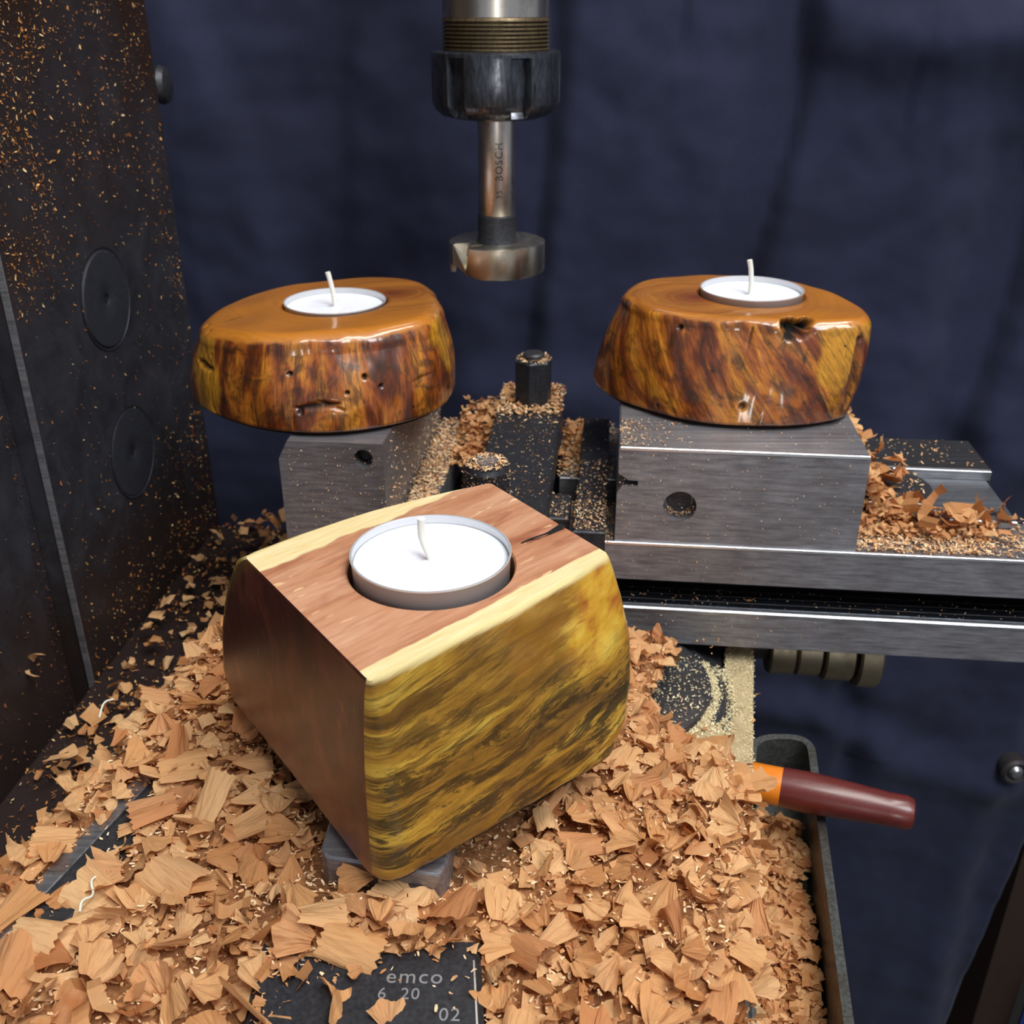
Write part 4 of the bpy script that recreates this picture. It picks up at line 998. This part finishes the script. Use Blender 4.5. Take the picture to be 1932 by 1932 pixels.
# ---------------------------------------------------------------- tealights
def tealight(x, y, zr, label, wick, r=18.9):
    e = empty('tealight', (x, y, zr-15.5), label, 'candle')
    b = MB(); b.lathe([(.1, zr-15.5), (r-1.6, zr-15.5), (r-.6, zr-14.8), (r-.25, zr-.6), (r+.05, zr-.35), (r+.05, zr-.05), (r-.25, zr), (r-.5, zr-.15), (r-.55, zr-3.2), (r-1.2, zr-14.6), (.1, zr-14.8)], x, y, 96)
    build(b, 'cup', M_alu, e, smooth=50)
    b = MB(); b.lathe([(.1, zr-14.7), (r-1.3, zr-14.5), (r-.6, zr-2.6), (r-.75, zr-2.2), (r-2.5, zr-2.35), (r*.5, zr-2.3), (4.2, zr-2.3), (2.2, zr-2.7), (.9, zr-2.3), (.1, zr-2.2)], x, y, 72,
                     rf=lambda a, q, z: q*(1+.008*math.sin(3*a+1)*(q < r-1)*(q > 1)))
    wx = build(b, 'wax', M_wax, e)
    b = MB(); b.tube([(x+a, y+c_, zr+h) for a, c_, h in wick], [1.0]+[.9]*(len(wick)-2)+[.95], 12); build(b, 'wick', M_wick, wx)
    return e
tealight(-19.0, 210.5, -115, 'large-looking white tealight in the front candle holder, with bent wick', [(0, 0, -3), (-.2, .1, -1.5), (-1.3, .4, 1.0), (-2.0, .5, 3.4), (-2.1, .4, 6.0), (-1.9, .3, 8.2)])
tealight(-66.0, 377, -99.6, 'white tealight in the varnished holder on the left jaw', [(0, 0, -3), (-.2, 0, 0), (-.6, 0, 3.5), (-1.2, 0, 7), (-1.9, 0, 10.4)])
tealight(89.0, 377, -95, 'white tealight in the knot-holed holder on the right jaw', [(-.3, 0, -3), (-.4, 0, 1), (-.7, 0, 4), (-1.1, 0, 7), (-1.9, 0, 10.2)])

# ---------------------------------------------------------------- holders
def periodic(th, pts):       # smooth closed radius from (x, y) points around the origin
    A = sorted((math.atan2(y, x) % (2*math.pi), math.hypot(x, y)) for x, y in pts)
    a = np.array([p[0] for p in A]); r = np.array([p[1] for p in A]); n = len(a); out = np.zeros_like(th)
    aa = np.concatenate([a-2*np.pi, a, a+2*np.pi]); rr = np.concatenate([r, r, r])
    m = np.gradient(rr, aa)
    k = np.searchsorted(aa, th)-1; h = aa[k+1]-aa[k]; t = (th-aa[k])/h
    return (2*t**3-3*t**2+1)*rr[k]+(t**3-2*t**2+t)*h*m[k]+(-2*t**3+3*t**2)*rr[k+1]+(t**3-t**2)*h*m[k+1]
def holder(name, label, ctr, ztop, zbot, toppts, botpts, mat, feats, hr=19.6, rim=5.5, warp=None, seed=0):
    cx, cy = ctr; N = 600; th = np.linspace(0, 2*np.pi, N, endpoint=False)
    rt = periodic(th, toppts); rb = periodic(th, botpts)
    hole = hr
    def hit(u, v):                                # where a sight line meets the side or the rim
        dr = px(u, v, yy=1.0)
        for y in np.arange(cy-60, cy+10, .15):
            q = dr*y; rr = math.hypot(q[0]-cx, q[1]-cy); k = int((math.atan2(q[1]-cy, q[0]-cx) % (2*math.pi))/(2*math.pi)*N) % N
            t = min(1, max(0, (q[2]-zbot)/(ztop-rim-zbot))); R = rb[k]+(rt[k]-rb[k])*t+1.6*math.sin(math.pi*t)
            if q[2] > ztop-rim: h = min(rim, q[2]-ztop+rim); R -= rim-math.sqrt(max(0, rim*rim-h*h))
            if rr < R and q[2] < ztop: return tuple(q)
        return tuple(dr*(cy-40))
    fs = []
    for ft in feats:
        if ft[0] == 'groove': fs.append(groove(hit(*ft[1]), hit(*ft[2]), *ft[3:]))
        elif ft[0] == 'pit': fs.append(pit(hit(*ft[1]), *ft[2:]))
        elif ft[0] == 'yelpx': fs.append(yellow(hit(*ft[1]), ft[2]))
        else: fs.append(yellow(*ft[1:]))
    feats = fs
    rows = []; tops = []
    L = 62
    for i in range(L+1):                        # side from bottom to the rounded rim
        t = i/L; z = zbot+1.4+(ztop-rim-zbot-1.4)*t; r = rb+(rt-rb)*(t**1.0)+1.6*np.sin(np.pi*t)
        rows.append((r, z, 0.0))
    rtop_edge = rows[-1][0].copy()
    for i in range(1, 11):
        a = i/10*math.pi/2; rows.append((rtop_edge-rim*(1-math.cos(a)), ztop-rim+rim*math.sin(a), min(1, i/10*1.15)))
    r_in = rtop_edge-rim
    for i in range(1, 15):
        t = i/14; rows.append((r_in+(hole+.5-r_in)*t, ztop, 1.0))
    rows.append((np.full(N, hole), ztop-.4, 1.0)); rows.append((np.full(N, hole), ztop-15, 1.0)); rows.append((np.full(N, .1), ztop-15.2, 1.0))
    bot = [(np.full(N, .1), zbot, 0.0), (rb-2.2, zbot, 0.0), (rb-.5, zbot+.5, 0.0)]
    rows = bot+rows
    V = []; top = []; blk = []; yel = []; UV = []
    cum = np.concatenate([[0], np.cumsum(np.hypot(np.diff(rt*np.cos(th)), np.diff(rt*np.sin(th))))])
    nrow = len(rows)
    for ri, (r, z, tp) in enumerate(rows):
        for k in range(N):
            a = th[k]; x = cx+r[k]*math.cos(a); y = cy+r[k]*math.sin(a)
            sidey = 1.0 if (3 <= ri < 3+L+6) else 0.0
            d = 0; bl = 0; ye = 0
            if sidey or (tp > 0 and r[k] > hole+4):
                d = (.9*nz((x, y, z*.25), .10, seed)+.18*nz((x, y, z*.15), .35, seed+3))*(1 if tp < .5 else .4)
                for fn in feats:
                    dd, bb, yy = fn(x, y, z); d += dd; bl = max(bl, bb); ye = max(ye, yy)
            zz = z
            if tp > .3 and r[k] > hole+2: zz += .5*nz((x, y), .05, seed+6)*min(1, (r[k]-hole-2)/6) + (d if d < -1 else 0)*.8
            if warp: zz += warp(x-cx, y-cy)*max(0, (z-zbot)/(ztop-zbot))
            q = r[k]+d
            V.append((cx+q*math.cos(a), cy+q*math.sin(a), zz)); top.append(tp); blk.append(bl); yel.append(ye); UV.append((cum[k], z))
    F = [(r*N+k, r*N+(k+1) % N, (r+1)*N+(k+1) % N, (r+1)*N+k) for r in range(nrow-1) for k in range(N)]
    e = empty(name, (cx, cy, zbot-1.2), label, 'candle holder')
    me = mesh('wood_body', V, F, mat, e['_o'], smooth=True); uvset(me, UV); fattr(me, 'top', top); fattr(me, 'black', blk); fattr(me, 'yel', yel)
    link('wood_body', me, e)
    b = MB(); P_ = [(cx+(rb[k]-2.6)*math.cos(th[k]), cy+(rb[k]-2.6)*math.sin(th[k])) for k in range(0, N, 6)]
    b.prism(P_, zbot-1.2, zbot+.2); build(b, 'base_pad', M_pad, e)
    return e
def groove(p0, p1, wd, dep, blk=1.0, taper=True):      # crack as a groove on the side between two points
    p0 = Vector(p0); p1 = Vector(p1); d = p1-p0; L2 = d.dot(d)
    def f(x, y, z):
        q = Vector((x, y, z))-p0; t = max(0, min(1, q.dot(d)/L2)); c_ = p0+d*t; ds = (Vector((x, y, z))-c_).length
        w_ = wd*(.35+.65*math.sin(math.pi*min(1, max(.06, t)))) if taper else wd
        if ds > w_*2: return 0, 0, 0
        k = math.exp(-(ds/w_)**2*1.6); return -dep*k, blk*min(1, k*1.5), 0
    return f
def pit(p, rad, dep, blk=1.0):
    p = Vector(p)
    def f(x, y, z):
        q = Vector((x, y, z))-p; n = 1+.35*nz((x, y, z), .35, 4); ds = q.length/(rad*n)
        if ds > 1.5: return 0, 0, 0
        k = 1/(1+math.exp((ds-.85)*14)); return -dep*k, blk*min(1, k*2.2), 0
    return f
def yellow(p, rad):
    p = Vector(p)
    def f(x, y, z):
        q = Vector((x, y, z))-p; ds = Vector((q.x, q.y, q.z*.5)).length/(rad*(1+.4*nz((x, y, z), .12, 8))); return 0, 0, max(0, min(1, (1.15-ds)*3))
    return f
LC = (-66.0, 377.0)
holder('left_candle_holder', 'varnished brown wood candle holder with a yellow lobe at its left end', LC, -100.4, -132.8,
       [(-49, -10), (-42, 18), (-24, 32), (-5, 41), (14, 44), (30, 34), (38, 14), (40.5, -8), (37, -26), (23, -37), (2, -43), (-22, -43), (-38, -32), (-46, -22)],
       [(-56, 0), (-44, 23), (-22, 36), (0, 44), (20, 44), (34, 34), (41, 14), (43.5, -12), (40, -27), (24, -44), (5, -51), (-18, -48), (-35, -38), (-48, -25), (-55, -13)],
       mat_honey('honey_wood_left', 0.0, 3.0, .2, (20, 12)),
       [('yelpx', (378, 640), 8), ('yelpx', (384, 690), 9), ('yelpx', (388, 745), 9), ('groove', (392, 610), (410, 785), 1.3, 2.2, .7), ('groove', (387, 598), (400, 690), 1.3, 3.0), ('groove', (398, 660), (404, 775), .9, 2.2), ('groove', (372, 668), (398, 690), 1.6, 2.0, .8),
        ('yel', (LC[0]+37, LC[1]-16, -106), 9), ('groove', (560, 770), (640, 762), 1.5, 1.8, .9), ('groove', (600, 757), (650, 775), 1.0, 1.2, .5), ('pit', (688, 712), 1.1, 1.4), ('pit', (546, 705), .8, 1.2), ('pit', (655, 742), .9, 1.3), ('pit', (718, 730), .9, 1.2),
        ('pit', (568, 778), 1.2, 1.5, .8), ('groove', (775, 722), (815, 705), .7, .8, .7), ('groove', (800, 590), (812, 640), .6, .6, .5), ('groove', (845, 640), (848, 730), .6, .6, .6), ('groove', (420, 595), (455, 588), .8, .8, .7)],
       rim=6.5, warp=lambda x, y: -.045*max(0, -x-20)**1.25 + (.02*x), seed=2)
RC_ = (89.0, 377.0)
def sh(P): return [(x-4, y-3) for x, y in P]
holder('right_candle_holder', 'varnished brown wood candle holder with a black knot hole and long crack', RC_, -97.2, -132.8,
       sh([(-44, 4), (-36, 24), (-20, 33), (4, 35), (22, 28), (33, 14), (39.5, -4), (41.5, -20), (37, -32), (22, -35), (2, -33), (-20, -27), (-35, -17), (-42, -6)]),
       sh([(-53, 6), (-44, 28), (-22, 38), (4, 38), (24, 30), (35, 14), (39, -4), (38.5, -18), (34, -32), (20, -40), (0, -42), (-22, -37), (-38, -24), (-49, -10)]),
       mat_honey('honey_wood_right', .55, 11.0, .35, (-20, -5)),
       [('pit', (1502, 612), 4.8, 9.0), ('pit', (1520, 603), 3.2, 6.0), ('pit', (1492, 634), 2.0, 3.5), ('groove', (1484, 630), (1428, 800), 1.0, 2.2), ('groove', (1420, 620), (1376, 778), .8, .9, .75), ('pit', (1399, 768), 1.3, 1.2, .8),
        ('groove', (1282, 574), (1212, 644), .9, 1.5, .9), ('pit', (1284, 618), 1.1, 1.2), ('yelpx', (1590, 630), 7), ('yelpx', (1575, 690), 6), ('yelpx', (1630, 600), 6), ('groove', (1622, 640), (1596, 770), 2.6, 2.0, .55), ('groove', (1606, 612), (1592, 680), .6, .6, .6), ('groove', (1524, 660), (1512, 705), .6, .6, .6),
        ('groove', (1620, 590), (1636, 620), .7, .7, .8), ('groove', (1510, 640), (1530, 628), .9, 1.2, .5), ('pit', (1240, 764), .9, 1.0, .8)],
       rim=4.5, seed=9)

# front candle holder: a short log with two cut ends and two live-edge sides
def front_holder():
    zt, zb = -119.0, -180.4
    e2 = np.array((-.584, .8118)); F0 = np.array((-28.1, 164.5)); R0 = np.array((23.5, 216.0)); B0 = np.array((-6.0, 257.0)); L0 = F0+e2*62
    zs = [-119, -124, -133, -145, -157, -169, -177, -180.4]
    Lt = [0, 9, 18, 27, 33, 36, 34, 29]; Ft = [0.0, .2, .4, .6, .8, 1.0, 1.4, 3.0]
    Ro = [(0, 0), (2.5, 1.5), (6, 3), (9.5, 4), (10.5, 3.5), (9.5, 1), (7, -1.5), (3, -4)]
    rad_ = [1.6, 4.0, 6.5, 8.5, 9, 9, 9, 8.5]; ins_ = [0, 0, 0, 0, 0, 0, .6, 2.6]
    def lerp(z, arr):
        a = np.array(arr, float); x = -np.array(zs); 
        if a.ndim == 1: return np.interp(-z, x, a)
        return np.array([np.interp(-z, x, a[:, i]) for i in range(a.shape[1])])
    def outline(z):
        f = F0+e2*lerp(z, Ft); l = L0+e2*lerp(z, Lt); r = R0+lerp(z, Ro); b_ = B0+e2*lerp(z, Lt)*.7+np.array((2, 2))*lerp(z, Lt)/33
        c4 = [f, r, b_, l]; ri = lerp(z, rad_); ii = lerp(z, ins_); pts = []; seg = []
        ns, nc = 44, 10; cen = sum(c4)/4
        for i in range(4):
            p1 = c4[i]; p0 = c4[i-1]; p2 = c4[(i+1) % 4]; a = (p0-p1)/np.linalg.norm(p0-p1); d = (p2-p1)/np.linalg.norm(p2-p1)
            for k in range(nc):
                t = k/(nc-1); pts.append((p1+a*ri)*(1-t)**2+p1*2*t*(1-t)+(p1+d*ri)*t*t); seg.append((i+3) % 4 if (t < .12 if i in (0, 2) else t < .88) else i)
            q = c4[(i+1) % 4]; A_ = p1+d*ri; B_ = q-d*ri; nn_ = np.array((d[1], -d[0]))
            bul = (2.4 if i == 0 else (4.0 if i == 2 else .25))*math.sin(math.pi*min(1, (zt-z)/61+.12)) if i in (0, 2) else 0
            if i == 2: bul += 2.0
            for k in range(1, ns):
                t = k/ns; P_ = A_*(1-t)+B_*t+nn_*bul*math.sin(math.pi*t)
                if i in (0, 2): P_ = P_+nn_*(.7*nz((P_[0], P_[1], z), .07, 3)+.35*nz((P_[0], P_[1], z), .22, 7))*min(1, (zt-z)/6+.3)
                pts.append(P_); seg.append(i)
        pts = np.array(pts)
        if ii > 0: dv = cen-pts; pts = pts+dv/np.linalg.norm(dv, axis=1)[:, None]*ii
        return pts, np.array(seg)
    rows = []; levels = [zt-.0, zt-.0001, zt-.35, zt-1.0]+list(np.linspace(zt-2, -178, 46))+[-179.3, -180.1, -180.4]
    P0, seg = outline(zt); N = len(P0); cen = np.array((-19.0, 210.5)); hr = 19.7
    Pn = P0+(cen-P0)/np.linalg.norm(cen-P0, axis=1)[:, None]*.5
    ang = np.arctan2((P0-cen)[:, 1], (P0-cen)[:, 0]); H = cen+hr*np.stack([np.cos(ang), np.sin(ang)], 1)
    V = []; mi = []; UV = []; blk = []; yel = []
    dF = (R0-F0)/np.linalg.norm(R0-F0)
    def topuv(p):
        q = p-F0; # across coordinate from the front live edge to the rear one
        det = dF[0]*e2[1]-dF[1]*e2[0]; u = (q[0]*e2[1]-q[1]*e2[0])/det; v = (dF[0]*q[1]-dF[1]*q[0])/det; return (u, v/62.0)
    sec = []
    sec.append((np.repeat(cen[None], N, 0)+(H-cen)*.01, zt-15.2, 0)); sec.append((H, zt-15, 0)); sec.append((H, zt-.5, 0)); sec.append((H+(H-cen)/hr*.4, zt, 0))
    for k in range(1, 16): t = k/16; sec.append((H*(1-t)+Pn*t+(H-cen)/hr*.4*(1-t), zt, 0))
    sec.append((Pn, zt, 0))
    c0, c1 = px(1063, 990, zt)[:2], px(985, 1026, zt)[:2]; cd = c1-c0; cl2 = cd@cd
    for (P_, z, s_) in sec:
        for p in P_:
            t = np.clip(((p-c0)@cd)/cl2, 0, 1); ds = np.linalg.norm(p-c0-cd*t); w_ = .9*(1-t)+.25
            bl = 0
            V.append((p[0], p[1], z-(1.2*math.exp(-(ds/w_)**2) if z > zt-.2 else 0))); UV.append(topuv(p)); blk.append(bl); yel.append(0)
    ntop = len(sec)
    lens = np.concatenate([[0], np.cumsum(np.linalg.norm(np.diff(P0, axis=0), axis=1))])
    UV2 = []
    lv = levels
    side0 = len(V)
    for z in lv:
        P_, sg = outline(min(z, zt-.01)) if z < zt else (P0, seg)
        if z > zt-.36: P_ = P0*.6+Pn*.4 if z > zt-.01 else P0
        first = len(V) == side0
        for k, p in enumerate(P_):
            V.append((p[0], p[1], z)); UV.append(topuv(p) if first else (float((p-F0)@dF), z-zb)); blk.append(0)
            # yellow bark line where the end faces meet the live edges
            q = (p-F0)@e2; s_ = lerp(z, Lt)+62-q; yel.append(max(0, min(1, 1-s_/9))*float(SS(0, 8, zt+14-z+6*0 if False else 20-(zt-z))))
    F = []; MI = []
    for r in range(ntop-1):
        for k in range(N): F.append((r*N+k, r*N+(k+1) % N, (r+1)*N+(k+1) % N, (r+1)*N+k)[::1]); MI.append(0)
    for r in range(ntop+1, ntop+len(lv)-1):
        for k in range(N): F.append((r*N+k, (r)*N+(k+1) % N, (r+1)*N+(k+1) % N, (r+1)*N+k)); MI.append(1 if seg[k] in (1, 3) else 2)
    # stitch the flat top to the side
    for k in range(N): F.append(((ntop-1)*N+k, (ntop-1)*N+(k+1) % N, ntop*N+(k+1) % N, ntop*N+k)); MI.append(0)
    last = ntop+len(lv)-1; F.append(tuple(last*N+k for k in range(N))); MI.append(1)
    e = empty('front_candle_holder', (-22, 208, zb-.9), 'block-shaped wooden candle holder with yellow live-edge side, brown end and pinkish top', 'candle holder')
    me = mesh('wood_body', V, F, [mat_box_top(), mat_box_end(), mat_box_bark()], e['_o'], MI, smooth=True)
    uvset(me, UV); fattr(me, 'black', blk); fattr(me, 'yel', yel); me.set_sharp_from_angle(angle=math.radians(38))
    link('wood_body', me, e)
    # crack: a thin dark wedge let into the top
    cdn = cd/math.sqrt(cl2); cn = np.array((-cdn[1], cdn[0])); b = MB(); pr = []
    for t in np.linspace(0, 1, 14):
        p = c0+cd*t; w_ = (.75*(1-t)+.12)*(1+.3*math.sin(9*t)); j = .5*math.sin(5*t)*1.0; pr.append((p+cn*(w_+j), p+cn*(-w_+j)))
    P_ = [tuple(q[0]) for q in pr]+[tuple(q[1]) for q in pr][::-1]
    v = [(x, y, zt+.04) for x, y in P_]; n = len(pr)
    b.add(v, [(i, i+1, 2*n-2-i, 2*n-1-i) for i in range(n-1)]); build(b, 'crack', M_hole, e)
    b = MB(); Pb, _ = outline(zb); Pb = [tuple(p+(cen-p)*.012) for p in Pb[::4]]; b.prism(Pb, zb-.9, zb+.1); build(b, 'base_pad', M_pad, e)
front_holder()
